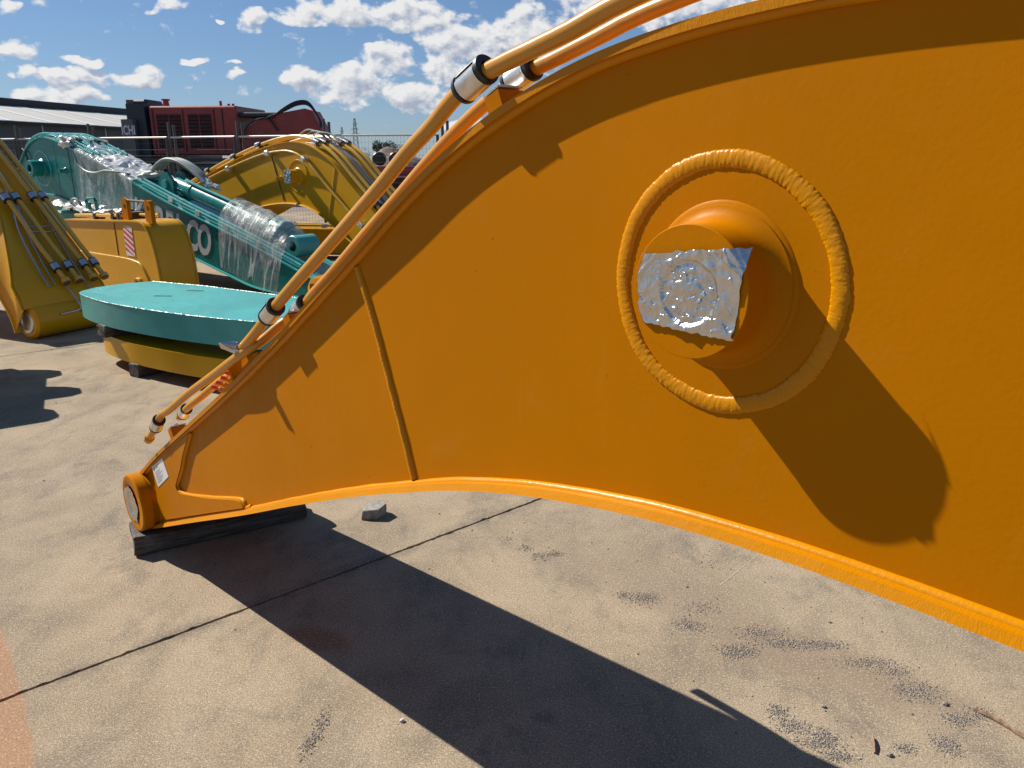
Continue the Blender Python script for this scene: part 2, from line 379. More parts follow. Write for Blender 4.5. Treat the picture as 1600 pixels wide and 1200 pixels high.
    def web(s, top, bot, q, t, rows=6):
        """plate filling the space between two curves that have the same number of points"""
        m = len(top); vs = []; fs = []; kk = rows + 1
        for qq in (q, q + t):
            for i in range(m):
                for j in range(kk):
                    f = j / rows
                    vs.append((bot[i][0] + (top[i][0] - bot[i][0]) * f, qq, bot[i][1] + (top[i][1] - bot[i][1]) * f))
        o = m * kk
        for i in range(m - 1):
            for j in range(rows):
                a, b, c, d = i * kk + j, (i + 1) * kk + j, (i + 1) * kk + j + 1, i * kk + j + 1
                fs += [(a, b, c, d), (o + d, o + c, o + b, o + a)]
            for j in (0, rows):
                a, b = i * kk + j, (i + 1) * kk + j
                fs.append((a, o + a, o + b, b) if j == 0 else (b, o + b, o + a, a))
        for j in range(rows):
            a, b = j, j + 1; fs.append((a, b, o + b, o + a))
            a, b = (m - 1) * kk + j, (m - 1) * kk + j + 1; fs.append((b, a, o + a, o + b))
        return s.add(vs, fs)
    def grid(s, nu, nv, fn):
        k = len(s.v); vs = [fn(i / nu, j / nv) for i in range(nu + 1) for j in range(nv + 1)]
        fs = [(i * (nv + 1) + j, (i + 1) * (nv + 1) + j, (i + 1) * (nv + 1) + j + 1, i * (nv + 1) + j + 1) for i in range(nu) for j in range(nv)]
        s.uv = [(i / nu, j / nv) for i in range(nu + 1) for j in range(nv + 1)]
        return s.add(vs, fs)
    def blob(s, c, r, seed, sub=1, squash=(1, 1, 1), rough=.35):
        """irregular stone from an icosphere"""
        t = (1 + 5 ** .5) / 2
        vs = [Vector(p).normalized() for p in ((-1, t, 0), (1, t, 0), (-1, -t, 0), (1, -t, 0), (0, -1, t), (0, 1, t), (0, -1, -t), (0, 1, -t), (t, 0, -1), (t, 0, 1), (-t, 0, -1), (-t, 0, 1))]
        fs = [(0, 11, 5), (0, 5, 1), (0, 1, 7), (0, 7, 10), (0, 10, 11), (1, 5, 9), (5, 11, 4), (11, 10, 2), (10, 7, 6), (7, 1, 8), (3, 9, 4), (3, 4, 2), (3, 2, 6), (3, 6, 8), (3, 8, 9), (4, 9, 5), (2, 4, 11), (6, 2, 10), (8, 6, 7), (9, 8, 1)]
        for _ in range(sub - 1):
            cache = {}; nf = []
            def mid(a, b):
                k = (min(a, b), max(a, b))
                if k not in cache: vs.append(((vs[a] + vs[b]) / 2).normalized()); cache[k] = len(vs) - 1
                return cache[k]
            for (a, b, c_) in fs:
                x, y, z = mid(a, b), mid(b, c_), mid(c_, a); nf += [(a, x, z), (b, y, x), (c_, z, y), (x, y, z)]
            fs = nf
        out = []
        for v in vs:
            k = 1 + rough * noise.noise(v * 1.3 + Vector((seed * 7.1, seed * 3.3, seed)))  + rough * .5 * noise.noise(v * 3.1 + Vector((seed, 0, seed * 5)))
            out.append(Vector(c) + Vector((v.x * squash[0], v.y * squash[1], v.z * squash[2])) * r * k)
        return s.add(out, fs)
    def mesh(s, name, m, ang=35):
        me = bpy.data.meshes.new(name); me.from_pydata(s.v, [], s.f)
        if m is not None: me.materials.append(m)
        if ang:
            me.polygons.foreach_set('use_smooth', [True] * len(me.polygons)); me.set_sharp_from_angle(angle=R(ang))
        if s.uv:
            ul = me.uv_layers.new(name='UVMap')
            for lp in me.loops:
                if lp.vertex_index < len(s.uv): ul.data[lp.index].uv = s.uv[lp.vertex_index]
        me.update(); return me
    def build(s, name, m, parent=None, ang=35, kind=None, label=None, fix=True):
        me = s.mesh(name, m, ang)
        o = bpy.data.objects.new(name, me); COL.objects.link(o)
        if parent is not None: o.parent = parent
        if kind: o['kind'] = kind
        if label: o['label'] = label
        return o
def recalc(o):
    import bmesh
    b = bmesh.new(); b.from_mesh(o.data); bmesh.ops.recalc_face_normals(b, faces=b.faces); b.to_mesh(o.data); b.free(); return o
def tag(o, label, cat, group=None, kind=None):
    o['label'] = label; o['category'] = cat
    if group: o['group'] = group
    if kind: o['kind'] = kind
    return o
def thing(name, label, cat, loc=(0, 0, 0), rz=0.0, group=None):
    o = bpy.data.objects.new(name, None); COL.objects.link(o); o.location = loc; o.rotation_euler = (0, 0, rz)
    o.empty_display_size = 0.2
    return tag(o, label, cat, group)
def copy_tree(o, parent=None, depth=0):
    c = o.copy(); COL.objects.link(c)
    if parent is not None: c.parent = parent
    for ch in list(o.children): copy_tree(ch, c, depth + 1)
    return c
def spline(pts, step):
    """Catmull-Rom (centripetal enough for our spacing) resampled at about `step`"""
    P = [Vector(p) for p in pts]; out = []
    for i in range(len(P) - 1):
        a, b, c, d = P[max(i - 1, 0)], P[i], P[i + 1], P[min(i + 2, len(P) - 1)]
        if i == 0: a = b + (b - c)
        if i == len(P) - 2: d = c + (c - b)
        L = (c - b).length
        def tl(p, q, fallback): return max((p - q).length, 1e-4)
        l0, l1, l2 = tl(a, b, 1) ** .5, tl(b, c, 1) ** .5, tl(c, d, 1) ** .5
        m1 = (b - a) / l0 - (c - a) / (l0 + l1) + (c - b) / l1; m1 *= l1
        m2 = (c - b) / l1 - (d - b) / (l1 + l2) + (d - c) / l2; m2 *= l1
        n = max(1, int(math.ceil(L / step)))
        for k in range(n):
            t = k / n; t2, t3 = t * t, t ** 3
            out.append(b * (2 * t3 - 3 * t2 + 1) + m1 * (t3 - 2 * t2 + t) + c * (-2 * t3 + 3 * t2) + m2 * (t3 - t2))
    out.append(P[-1]); return out
def resample(pts, n):
    P = [Vector(p) for p in pts]; d = [0]
    for i in range(1, len(P)): d.append(d[-1] + (P[i] - P[i - 1]).length)
    out = []; j = 0
    for k in range(n):
        t = d[-1] * k / (n - 1)
        while j < len(d) - 2 and d[j + 1] < t: j += 1
        f = (t - d[j]) / max(d[j + 1] - d[j], 1e-9); out.append(P[j].lerp(P[j + 1], min(1, max(0, f))))
    return out
def curve2(pts, n): return [(p[0], p[1]) for p in resample(spline([(x, z, 0) for x, z in pts], .03), n)]
def offset2(curve, d):
    out = []; m = len(curve)
    for i, (x, z) in enumerate(curve):
        a = curve[max(i - 1, 0)]; b = curve[min(i + 1, m - 1)]; t = nrm((b[0] - a[0], b[1] - a[1], 0))
        out.append((x - t.y * d, z + t.x * d))
    return out
def at_s(curve, s_):
    for a, b in zip(curve, curve[1:]):
        if a[0] <= s_ <= b[0]: return a[1] + (b[1] - a[1]) * (s_ - a[0]) / max(b[0] - a[0], 1e-9)
    return curve[0][1] if s_ < curve[0][0] else curve[-1][1]
def slope_s(curve, s_): return math.atan2(at_s(curve, s_ + .04) - at_s(curve, s_ - .04), .08)
NQ = lambda p, k: noise.noise(Vector(p) * k)

# ------------------------------------------------------------------ ground
def ground_sheet():
    mb = MB(); mb.add([(-1500, -300, -0.16), (1500, -300, -0.16), (1500, 4000, -0.16), (-1500, 4000, -0.16)], [(0, 1, 2, 3)])
    o = mb.build('ground', M['ground'], ang=0); o['kind'] = 'structure'
ground_sheet()
mb = MB(); mb.add([(-60, 17.9, -0.015), (60, 12.9, -0.015), (60, 400, -0.015), (-60, 400, -0.015)], [(0, 1, 2, 3)])
o = mb.build('gravel_yard', M['ground'], ang=0); o['kind'] = 'structure'
yard = bpy.data.objects.new('concrete_yard', None); COL.objects.link(yard); yard['kind'] = 'structure'
JD = Vector((.762, .648, 0)).normalized(); JN = Vector((-JD.y, JD.x, 0)); JOFF = Vector((-1.62, 2.05, 0)).dot(JN); JW = 5.15
def clip_far(a):  # concrete stops near the fence line: keep slabs short of it
    return a
for k in range(-2, 4):
    n0 = JOFF + JW * k; n1 = n0 + JW
    gap = 0.0055
    a_lo, a_hi = -14.0, 14.0
    xs = []; a = a_lo
    while a < a_hi:
        xs.append(a); a += 0.02 if (-1.5 < a < 4.5 and k in (-1, 0)) else 0.25
    xs.append(a_hi)
    lo = []; hi = []
    for a in xs:
        e0 = gap + .004 * abs(noise.noise(Vector((a * 9, k * 3.1, 0)))) + .012 * max(0, noise.noise(Vector((a * 31, k * 1.7, 4))))
        e1 = gap + .004 * abs(noise.noise(Vector((a * 8, k * 3.1 + 9, 0)))) + .012 * max(0, noise.noise(Vector((a * 29, k * 1.7, 8))))
        lo.append(JD * a + JN * (n0 + e0)); hi.append(JD * a + JN * (n1 - e1))
    m = len(xs); vs = [(p.x, p.y, 0) for p in lo] + [(p.x, p.y, 0) for p in hi] + [(p.x, p.y, -.14) for p in lo] + [(p.x, p.y, -.14) for p in hi]
    fs = []
    for i in range(m - 1):
        fs += [(i, i + 1, m + i + 1, m + i), (2 * m + i, 2 * m + i + 1, i + 1, i), (m + i, m + i + 1, 3 * m + i + 1, 3 * m + i)]
    fs += [(0, m, 3 * m, 2 * m), (m - 1, 3 * m - 1, 4 * m - 1, 2 * m - 1)]
    MB().add(vs, fs).build('concrete_slab', M['concrete'], yard, ang=0)
mb = MB(); mb.add([tuple(JD * a + JN * b + Vector((0, 0, -.02))) for a, b in ((-14, JOFF - 2 * JW), (14, JOFF - 2 * JW), (14, JOFF + 4 * JW), (-14, JOFF + 4 * JW))], [(0, 1, 2, 3)])
mb.build('joint_bed', M['joint'], yard, ang=0)

for (a, b, wd) in (((.836, 2.73), (1.089, 3.006), .0012),):
    a = Vector((*a, 0)); b = Vector((*b, 0)); dd = (b - a).normalized(); nn = Vector((-dd.y, dd.x, 0)); NP = 30; vs = []; fs = []
    for k in range(NP + 1):
        c_ = a.lerp(b, k / NP); w_ = wd * (.5 + .9 * abs(noise.noise(c_ * 9))); vs += [c_ - nn * w_ + Vector((0, 0, .0015)), c_ + nn * w_ + Vector((0, 0, .0015))]
    fs = [(2 * k, 2 * k + 2, 2 * k + 3, 2 * k + 1) for k in range(NP)]
    MB().add(vs, fs).build('chalk_mark', M['pale_stone'], yard, ang=0)

# ------------------------------------------------------------------ generic boom shell
def boom_shell(root, top, bot, W, mats, over=0.03, th=0.014, n=150, weld=True, pt=0.012, rows=6):
    """bent box boom: two side plates, top and bottom flange plates and the fillet welds"""
    T = curve2(top, n); B = curve2(bot, n)
    Ti = offset2(T, -th); Bi = offset2(B, th)
    recalc(MB().web(Ti, Bi, 0.0, pt, rows).build('side_plate', mats[0], root))
    recalc(MB().web(Ti, Bi, W - pt, pt, 1).build('side_plate', mats[0], root))
    recalc(MB().strip(T, th, -over, W + over, -1).build('top_flange', mats[1], root))
    recalc(MB().strip(B, th, -over * 1.05, W + over, 1, .008).build('bottom_flange', mats[1], root))
    if weld:
        for (C_, sg, r) in ((Ti, -1, .011), (Bi, 1, .0095)):
            cc = resample([(x, 0, z) for x, z in C_], n * 3)
            def rf(i, a, r=r, cc=cc): return r * (1 + .10 * noise.noise(Vector((cc[i].x * 14, a * .6, cc[i].z * 14))))
            off = offset2([(p.x, p.z) for p in cc], sg * -.002)
            recalc(MB().tube([(x, -.002, z) for x, z in off], r, 9, True, rf).build('weld_bead', mats[2], root, ang=60))
    return T, B
def pipe(root, pts, r, m, name='hydraulic_pipe', n=14, step=.03, smooth=True):
    P = spline(pts, step) if smooth else [Vector(p) for p in pts]
    return MB().tube(P, r, n).build(name, m, root)
def clamp(root, c, ax, r, L, up=(0, 0, 1), bracket_to=None, mats=None):
    """rubber sleeve held by a split steel band; a thing's part with two sub-parts"""
    ax = nrm(ax); up = nrm(Vector(up) - ax * Vector(up).dot(ax)); h = L / 2
    o = MB().lathe(c, ax, [(r * .5, -h), (r * .96, -h), (r, -h + .003), (r, -h + .10 * L), (r * .86, -h + .13 * L), (r * .86, h - .13 * L), (r, h - .10 * L), (r, h - .003), (r * .96, h), (r * .5, h)], 28).build('pipe_clamp', M['black'], root)
    recalc(o)
    u = up
    b = MB()
    for a0, a1 in ((R(-150), R(-18)), (R(8), R(160))):
        b.lathe(c, ax, [(r * .87, -h + .15 * L), (r * .97, -h + .15 * L), (r * .97, h - .15 * L), (r * .87, h - .15 * L)], 14, u, a0, a1)
    b.build('clamp_band', M['steel'], o)
    return o

# ================================================================== the near orange boom
TH = R(46.78)
boom = thing('excavator_boom', 'huge orange boom nearest the camera, with foil taped over its round boss', 'excavator boom', (0.700, 0.658, 0), -TH)
TOP = [(-3.375, .325), (-3.25, .408), (-3.115, .492), (-2.707, .727), (-2.44, .880), (-2.166, 1.042), (-1.892, 1.212), (-1.671, 1.355), (-1.488, 1.474), (-1.374, 1.551), (-1.203, 1.652), (-1.049, 1.725), (-.862, 1.789), (-.686, 1.823), (-.5, 1.840), (-.3, 1.843), (-.1, 1.832), (.2, 1.78), (.6, 1.65), (1.2, 1.33), (2.0, .83), (2.7, .36)]
BOT = [(-3.30, .09), (-3.0, .218), (-2.701, .345), (-2.28, .522), (-1.909, .685), (-1.554, .834), (-1.306, .928), (-1.19, .970), (-.991, 1.028), (-.826, 1.064), (-.686, 1.088), (-.566, 1.102), (-.462, 1.110), (-.369, 1.114), (-.213, 1.116), (-.05, 1.114), (.2, 1.09), (.6, .98), (1.2, .70), (2.0, .36), (2.7, .08)]
BW = 0.485
om = (M['orange'], M['orange_edge'], M['orange_weld'])
T, B = boom_shell(boom, TOP, BOT, BW, om, over=.023, n=260)
# vertical seam weld
def wob_tube(pts, r, name, parent, m, n=10, rip=.035, step=.004, freq=2.2):
    P = spline(pts, step)
    def rf(i, a): return r * (1 + rip * math.sin(i * freq + 1.3 * math.sin(a)) + .10 * noise.noise(Vector((P[i].x * 30, P[i].z * 30, a * .8))))
    return recalc(MB().tube(P, r, n, True, rf).build(name, m, parent, ang=60))
wob_tube([(-1.545, .002, 1.405), (-1.50, .002, 1.32), (-1.437, .002, 1.163), (-1.385, .002, 1.03), (-1.352, .002, .935)], .0105, 'seam_weld', boom, M['orange_weld'])
# round boss with flared foot
BC = Vector((-.591, 0, 1.474))
recalc(MB().lathe(BC, (0, -1, 0), [(.048, .045), (.048, .0772), (.049, .078), (.0905, .078), (.0915, .0770), (.0915, .0700), (.0905, .0690), (.0905, .0340), (.0912, .027), (.0930, .0205), (.0965, .0145), (.102, .0095), (.1090, .0060), (.1130, .0050), (.1136, .0030), (.1175, .0020), (.1200, .0004), (.1200, -.004)], 128).build('boss', M['orange'], boom, ang=22))
# heavy ring weld: overlapping slanted beads
def ring():
    mb = MB(); n, m = 900, 16; r0, rm = .1745, .0125; vs = []; fs = []
    for i in range(n):
        a = 2 * math.pi * i / n
        for k in range(m):
            b = 2 * math.pi * k / m
            ph = a * 96 + 3.4 * math.cos(b) + 3.2 * noise.noise(Vector((math.cos(a) * 11, math.sin(a) * 11, 0)))
            lump = .08 * noise.noise(Vector((math.cos(a) * 7, math.sin(a) * 7, b * .4))) + .05 * noise.noise(Vector((math.cos(a) * 34, math.sin(a) * 34, b)))
            rr = rm * (1 + lump + .06 * (abs(math.sin(ph * .5)) ** .6 - .5) + .09 * noise.noise(Vector((math.cos(a) * 48, math.sin(a) * 60, b * 1.5))) + (.08 * noise.noise(Vector((a * 2, 3, 3)))))
            rad = r0 + rr * math.cos(b) + .003 * noise.noise(Vector((math.cos(a) * 2, math.sin(a) * 2, 5)))
            vs.append((BC.x + rad * math.cos(a), -rr * .34 * math.sin(b), BC.z + rad * math.sin(a)))
    for i in range(n):
        for k in range(m): fs.append((i * m + k, i * m + (k + 1) % m, ((i + 1) % n) * m + (k + 1) % m, ((i + 1) % n) * m + k))
    mb.add(vs, fs); return recalc(mb.build('ring_weld', M['orange_weld'], boom, ang=70))
ring()
# foot boss, foot tube
FC = Vector((-3.345, 0, .212))
recalc(MB().lathe(FC, (0, -1, 0), [(.075, .02), (.075, .070), (.080, .073), (.122, .073), (.128, .068), (.128, .028), (.124, .024), (.124, .006), (.136, .000), (.136, -.01)], 64).build('foot_boss', M['orange'], boom))
recalc(MB().lathe(FC + Vector((0, BW, 0)), (0, 1, 0), [(.06, .07), (.122, .073), (.128, .066), (.128, -.01)], 48).build('foot_boss', M['orange'], boom))
MB().lathe(FC, (0, 1, 0), [(.126, .0), (.126, BW)], 48).build('foot_tube', M['orange'], boom)
# foot doubler plate and its weld
DP = [(-3.20, .415), (-3.09, .482), (-2.90, .592), (-2.735, .683), (-2.765, .645), (-2.83, .565), (-2.872, .50), (-2.925, .437), (-2.950, .405), (-2.938, .388), (-2.90, .386), (-2.62, .462), (-2.369, .540), (-2.330, .548), (-2.318, .540), (-2.315, .530), (-2.62, .404), (-3.12, .196), (-3.20, .22)]
MB().prism(DP, (0, 0.001, 0), (1, 0, 0), (0, 0, 1), (0, -1, 0), .016).build('doubler_plate', M['orange'], boom)
wob_tube([(x, -.003, z) for x, z in DP[3:16]], .0085, 'doubler_weld', boom, M['orange_weld'], 8)
wob_tube([(-2.315, -.002, .527), (-2.27, -.002, .548)], .008, 'doubler_weld', boom, M['orange_weld'], 8)
# data sticker on the foot
SK = [(-3.205, .408), (-3.060, .490), (-3.012, .425), (-3.157, .332)]
stk = MB().prism(SK, (0, -.0152, 0), (1, 0, 0), (0, 0, 1), (0, -1, 0), .0012).build('data_sticker', M['white'], boom, ang=0)
mbp = MB()
def skp(u, v):
    a = Vector(SK[0]).lerp(Vector(SK[1]), u); b = Vector(SK[3]).lerp(Vector(SK[2]), u); return a.lerp(b, v)
for (u0, u1, v0, v1) in [(.08, .2, .08, .24), (.26, .6, .09, .12), (.26, .5, .17, .2)] + [(.1, random.uniform(.45, .9), .34 + .085 * k, .36 + .085 * k) for k in range(7)]:
    mbp.prism([tuple(skp(u0, v0)), tuple(skp(u1, v0)), tuple(skp(u1, v1)), tuple(skp(u0, v1))], (0, -.0165, 0), (1, 0, 0), (0, 0, 1), (0, -1, 0), .0004)
mbp.build('print', M['greyprint'], stk, ang=0)
# pipes
Q1 = -.025; QS = [.10, .38, .50]
P1 = [(-2.172, 1.102), (-2.075, 1.163), (-1.953, 1.246), (-1.821, 1.331), (-1.679, 1.418), (-1.525, 1.513), (-1.392, 1.596), (-1.298, 1.659), (-1.213, 1.709), (-1.154, 1.749), (-1.091, 1.780), (-1.017, 1.801), (-.941, 1.818), (-.859, 1.837), (-.786, 1.858), (-.60, 1.895), (-.40, 1.915), (-.1, 1.91), (.3, 1.85), (.8, 1.66), (1.6, 1.2)]
P1B = [(-3.158, .549), (-3.03, .645), (-2.975, .694), (-2.90, .728), (-2.631, .866), (-2.444, .956), (-2.14, 1.103)]
P2J = [(-2.10, .01, 1.136), (-2.068, .05, 1.178)]
P2 = [(-2.03, 1.222), (-1.959, 1.273), (-1.845, 1.345), (-1.664, 1.465), (-1.52, 1.558), (-1.406, 1.634), (-1.299, 1.700), (-1.202, 1.752), (-1.094, 1.797), (-.998, 1.822), (-.911, 1.845), (-.833, 1.866), (-.60, 1.905), (-.40, 1.920), (-.1, 1.912), (.3, 1.85), (.8, 1.66), (1.6, 1.2)]
pipe(boom, [(x, Q1, z) for x, z in P1], .0150, M['orange_pipe'], n=20)
pipe(boom, [(x, -.025, z) for x, z in P1B] + [(x, q, z) for x, q, z in P2J] + [(x, .10, z) for x, z in P2], .0140, M['orange_pipe'], n=18)
pipe(boom, [(-3.115, .09, .625), (-3.04, .09, .672), (-2.96, .09, .718), (-2.88, .09, .758), (-2.70, .09, .853), (-2.60, .09, .900), (-2.50, .09, .935)], .0145, M['orange_pipe'], n=16)
for q in QS[1:]:
    pipe(boom, [(x, q, z + .004) for x, z in P2[4:]], .0145, M['orange_pipe'], n=14)
pipe(boom, [(-1.9, .655, .70), (-1.72, .615, .80), (-1.55, .53, .92), (-1.3, .505, 1.10)], .017, M['orange_pipe'], n=12)
pipe(boom, [(-.86, .20, 1.806), (-.70, .20, 1.850), (-.5, .20, 1.872), (-.2, .20, 1.873), (.2, .2, 1.82)], .009, M['orange_pipe'], n=10)
def boss_bracket(s0, q0, q1, hgt=.03, w_=.035):
    z = at_s(T, s0); sl = slope_s(T, s0); rot = Matrix.Rotation(-sl, 3, 'Y')
    return MB().box(Vector((s0, (q0 + q1) / 2, z)) + rot @ Vector((0, 0, hgt / 2 + .004)), (w_, q1 - q0, hgt), rot).build('pipe_bracket', M['orange'], boom)
def dirv(P, s_):
    for a, b in zip(P, P[1:]):
        if a[0] <= s_ <= b[0]: return Vector((b[0] - a[0], 0, b[1] - a[1])), a[1] + (b[1] - a[1]) * (s_ - a[0]) / (b[0] - a[0])
for (s1, s2, Pa, Pb, r_) in ((-1.091, -1.098, P1, P2, .0262), (-1.953, -2.015, P1, P2, .0262), (-3.028, -3.06, P1B, P1B, .0245)):
    d1, z1 = dirv(Pa, s1); d2, z2 = dirv(Pb, s2)
    if s2 == -3.06: z2 = .661
    clamp(boom, (s1, Q1, z1), d1, r_, .076, up=(-.35, -.9, .3))
    clamp(boom, (s2, .095, z2), d2, r_ * .95, .07, up=(.2, -.6, .9))
    if s1 > -1.5:
      for q in (.38, .50): clamp(boom, (s2, q, max(z1, z2)), d1, .0255, .07, up=(0, .8, .6))
    sl = slope_s(T, s1); rot = Matrix.Rotation(-sl, 3, 'Y')
    cpos = Vector((s1, .050, (z1 + at_s(T, s1)) / 2))
    MB().box(cpos + rot @ Vector((0, 0, -.002)), (.040, .062, .038), rot).build('pipe_bracket', M['orange'], boom)
    MB().box(cpos + rot @ Vector((.0, 0, .022)), (.045, .06, .004), rot).build('clamp_strap', M['steel'], boom)
    MB().lathe(cpos + rot @ Vector((0, .0, .018)), rot @ Vector((0, 0, 1)), [(.0, .016), (.008, .016), (.008, 0)], 6).build('bolt', M['steel'], boom, ang=0)
# pipe stub end collar at the foot
d1, z1 = dirv(P1B, -3.10); recalc(MB().lathe((-3.158, Q1, .549), -d1, [(.0, .012), (.012, .012), (.0195, .008), (.0195, -.014), (.014, -.018)], 18).build('pipe_end', M['orange_pipe'], boom))
# grease manifold: angle bracket, five nipples with red caps
sl = slope_s(T, -2.42); rot = Matrix.Rotation(-sl, 3, 'Y')
mz = lambda s_: at_s(T, s_)
mani = MB().box(Vector((-2.415, .06, mz(-2.415))) + rot @ Vector((0, 0, .040)), (.25, .010, .080), rot).build('grease_manifold', M['orange'], boom)
MB().box(Vector((-2.272, .03, mz(-2.272))) + rot @ Vector((0, 0, .035)), (.012, .10, .07), rot).build('manifold_plate', M['orange'], mani)
MB().prism([(0, 0), (.15, 0), (.15, .02), (.04, .045), (.02, .03)], Vector((-2.215, -.012, mz(-2.215))) , rot @ Vector((1, 0, 0)), rot @ Vector((0, 0, 1)), (0, 1, 0), .012).build('manifold_plate', M['orange'], mani)
for k in range(5):
    s_ = -2.500 + .0445 * k
    b0 = Vector((s_, .046, mz(s_))) + rot @ Vector((0, 0, .044)); axn = nrm(rot @ Vector((-.25, -.75, .55)))
    nip = recalc(MB().lathe(b0, axn, [(0, -.004), (.011, -.004), (.011, .012), (.007, .014), (.007, .026), (.0, .026)], 8).build('grease_nipple', M['orange_pipe'], mani, ang=30))
    recalc(MB().lathe(b0 + axn * .022, axn, [(0.0, .017), (.006, .017), (.0072, .014), (.0072, 0), (.0, 0)], 10).build('nipple_cap', M['redcap'], nip))
# small fitting on the far edge of the top flange
recalc(MB().lathe((-.775, .30, at_s(T, -.775) + .006), (-.6, -.3, .5), [(0, .03), (.009, .03), (.011, .02), (.011, 0)], 12).build('grease_fitting', M['black'], boom))
# far-end foot hidden outside the frame stands on timber too
recalc(MB().lathe((2.66, -.07, .22), (0, 1, 0), [(.06, 0), (.15, 0), (.15, BW + .14), (.06, BW + .14)], 40).build('foot_tube', M['orange'], boom))

# ---- foil on the boss, on the foot and the pipe end
ORG = boom.matrix_basis.copy(); ORG = Matrix.Translation(boom.location) @ Matrix.Rotation(-TH, 4, 'Z')
def foil_height(p, seed, amp):
    h = 0
    for (k, a) in ((7, 1.2), (17, .9), (39, .50), (85, .24)):
        n_ = noise.noise(Vector((p[0] * k + seed, p[1] * k, seed))); h += a * (.42 - 2 * abs(n_))
    rr = random.Random(seed)
    for _ in range(70):
        an = rr.uniform(0, 6.28); off = rr.uniform(-.09, .09); wd = rr.uniform(.004, .016)
        d = p[0] * math.cos(an) + p[1] * math.sin(an) - off
        along = -p[0] * math.sin(an) + p[1] * math.cos(an) - rr.uniform(-.06, .06)
        if abs(d) < wd and abs(along) < .05: h += rr.uniform(-.8, 1.0) * (1 - abs(d) / wd) * (1 - abs(along) / .05)
    return h * amp
FO = [(-.677, 1.522), (-.650, 1.517), (-.630, 1.514), (-.560, 1.531), (-.507, 1.541), (-.503, 1.500), (-.505, 1.455), (-.512, 1.418), (-.575, 1.424), (-.664, 1.424), (-.676, 1.455), (-.681, 1.492)]
def foil_fn(u, v):
    tl, tr = Vector((-.676, 1.521)), Vector((-.506, 1.541)); bl, br = Vector((-.668, 1.424)), Vector((-.516, 1.419))
    a = tl.lerp(tr, u); b = bl.lerp(br, u); p = b.lerp(a, v)
    if v > .98: p.y += -.010 * math.exp(-((u - .22) / .10) ** 2) + .003 * noise.noise(Vector((u * 14, 0, 1)))
    if v < .02: p.y += .0028 * noise.noise(Vector((u * 16, 3, 1)))
    if u < .02: p.x += .005 * noise.noise(Vector((v * 7, 6, 2)))
    if u > .98: p.x += .005 * noise.noise(Vector((v * 8, 9, 2)))
    l = p - Vector((-.588, 1.474)); d = l.length
    h = foil_height((l.x, l.y), 3, .0021)
    q = -.0810 - max(-.0022, min(.0060, h))
    if d < .046: q += .0036 * min(1, (.046 - d) / .005) - .0022 * max(0, 1 - d / .04)
    if d > .086: q += (d - .086) * .75
    return Vector((p.x, q, p.y))
foil = MB().grid(150, 96, foil_fn).build('foil_sheet', M['foil'], None, ang=50)
foil.matrix_world = ORG; tag(foil, 'crumpled aluminium foil sheet taped over the face of the big orange boss', 'foil')
def footfoil(u, v):
    a = u * 2 * math.pi; rr_ = (.078 + .016 * noise.noise(Vector((math.cos(a) * 1.8, math.sin(a) * 1.8, 4))) + .008 * noise.noise(Vector((math.cos(a) * 6, math.sin(a) * 6, 1)))) * v
    x, z = rr_ * math.cos(a), rr_ * math.sin(a) * 1.05
    return Vector((FC.x - .012 + x, -.0765 - foil_height((x, z), 11, .0016) + (.006 if v < .75 else 0) * min(1, (.75 - v) / .1 if v < .75 else 0), FC.z - .004 + z))
o = MB().grid(72, 24, footfoil).build('foil_patch', M['foil'], None, ang=50); o.matrix_world = ORG
tag(o, 'small crumpled foil cap over the pin hole at the low left tip of the boom', 'foil')
e0 = Vector((-2.172, Q1, 1.102)); dirn = nrm(Vector(P1[0] + (0,)) - Vector(P1[1] + (0,))); ax = Vector((dirn.x, 0, dirn.y))
def wad(u, v):
    a = u * 2 * math.pi; uu = Vector((0, 1, 0)); vv = ax.cross(uu)
    L = -.014 + .040 * v; r = .0175 * (1 if v < .5 else 1 - .9 * (v - .5) / .5)
    p = e0 + ax * L + (uu * math.cos(a) + vv * math.sin(a)) * r
    k = .007 if v > .3 else .002
    p += Vector((noise.noise(p * 60), noise.noise(p * 60 + Vector((5, 5, 5))), noise.noise(p * 60 + Vector((9, 1, 1))))) * k
    if abs(a - 3.9) < 1.3 and .2 < v < .9: p += Vector((-.010, -.046, .016)) * (1 - abs(a - 3.9) / 1.3)
    return p
o = MB().grid(36, 16, wad).build('foil_wad', M['foil'], None, ang=40); o.matrix_world = ORG
tag(o, 'twist of foil plugging the cut end of the upper orange pipe', 'foil')

# ---- timber under the foot
def timber(loc, size, rz, label, group=None, chip=0.010, seed=1, name='timber_block'):
    nx, ny, nz = max(2, int(size[0] / .05)), max(2, int(size[1] / .05)), 3
    import bmesh
    bm = bmesh.new()
    bmesh.ops.create_cube(bm, size=1.0)
    bmesh.ops.scale(bm, vec=size, verts=bm.verts)
    bmesh.ops.bevel(bm, geom=bm.edges[:], offset=min(size) * .09, segments=2, profile=.6, affect='EDGES')
    bmesh.ops.subdivide_edges(bm, edges=[e for e in bm.edges if e.calc_length() > .06], cuts=5, use_grid_fill=True)
    for v in bm.verts:
        n_ = Vector((noise.noise(v.co * 17 + Vector((seed * 5, 0, 0))), noise.noise(v.co * 17 + Vector((0, seed * 7, 0))), noise.noise(v.co * 17 + Vector((3, 0, seed))) ))
        e = sum(1 for i in range(3) if abs(v.co[i]) > size[i] / 2 * .86)
        v.co += n_ * chip * (.35 if e < 2 else 1.0)
    lowest = min(v.co.z for v in bm.verts)
    for v in bm.verts: v.co.z -= lowest
    me = bpy.data.meshes.new(name); bm.to_mesh(me); bm.free(); me.materials.append(M['timber'])
    o = bpy.data.objects.new(name, me); COL.objects.link(o); o.location = loc; o.rotation_euler = (0, 0, rz)
    return tag(o, label, 'timber block', group)
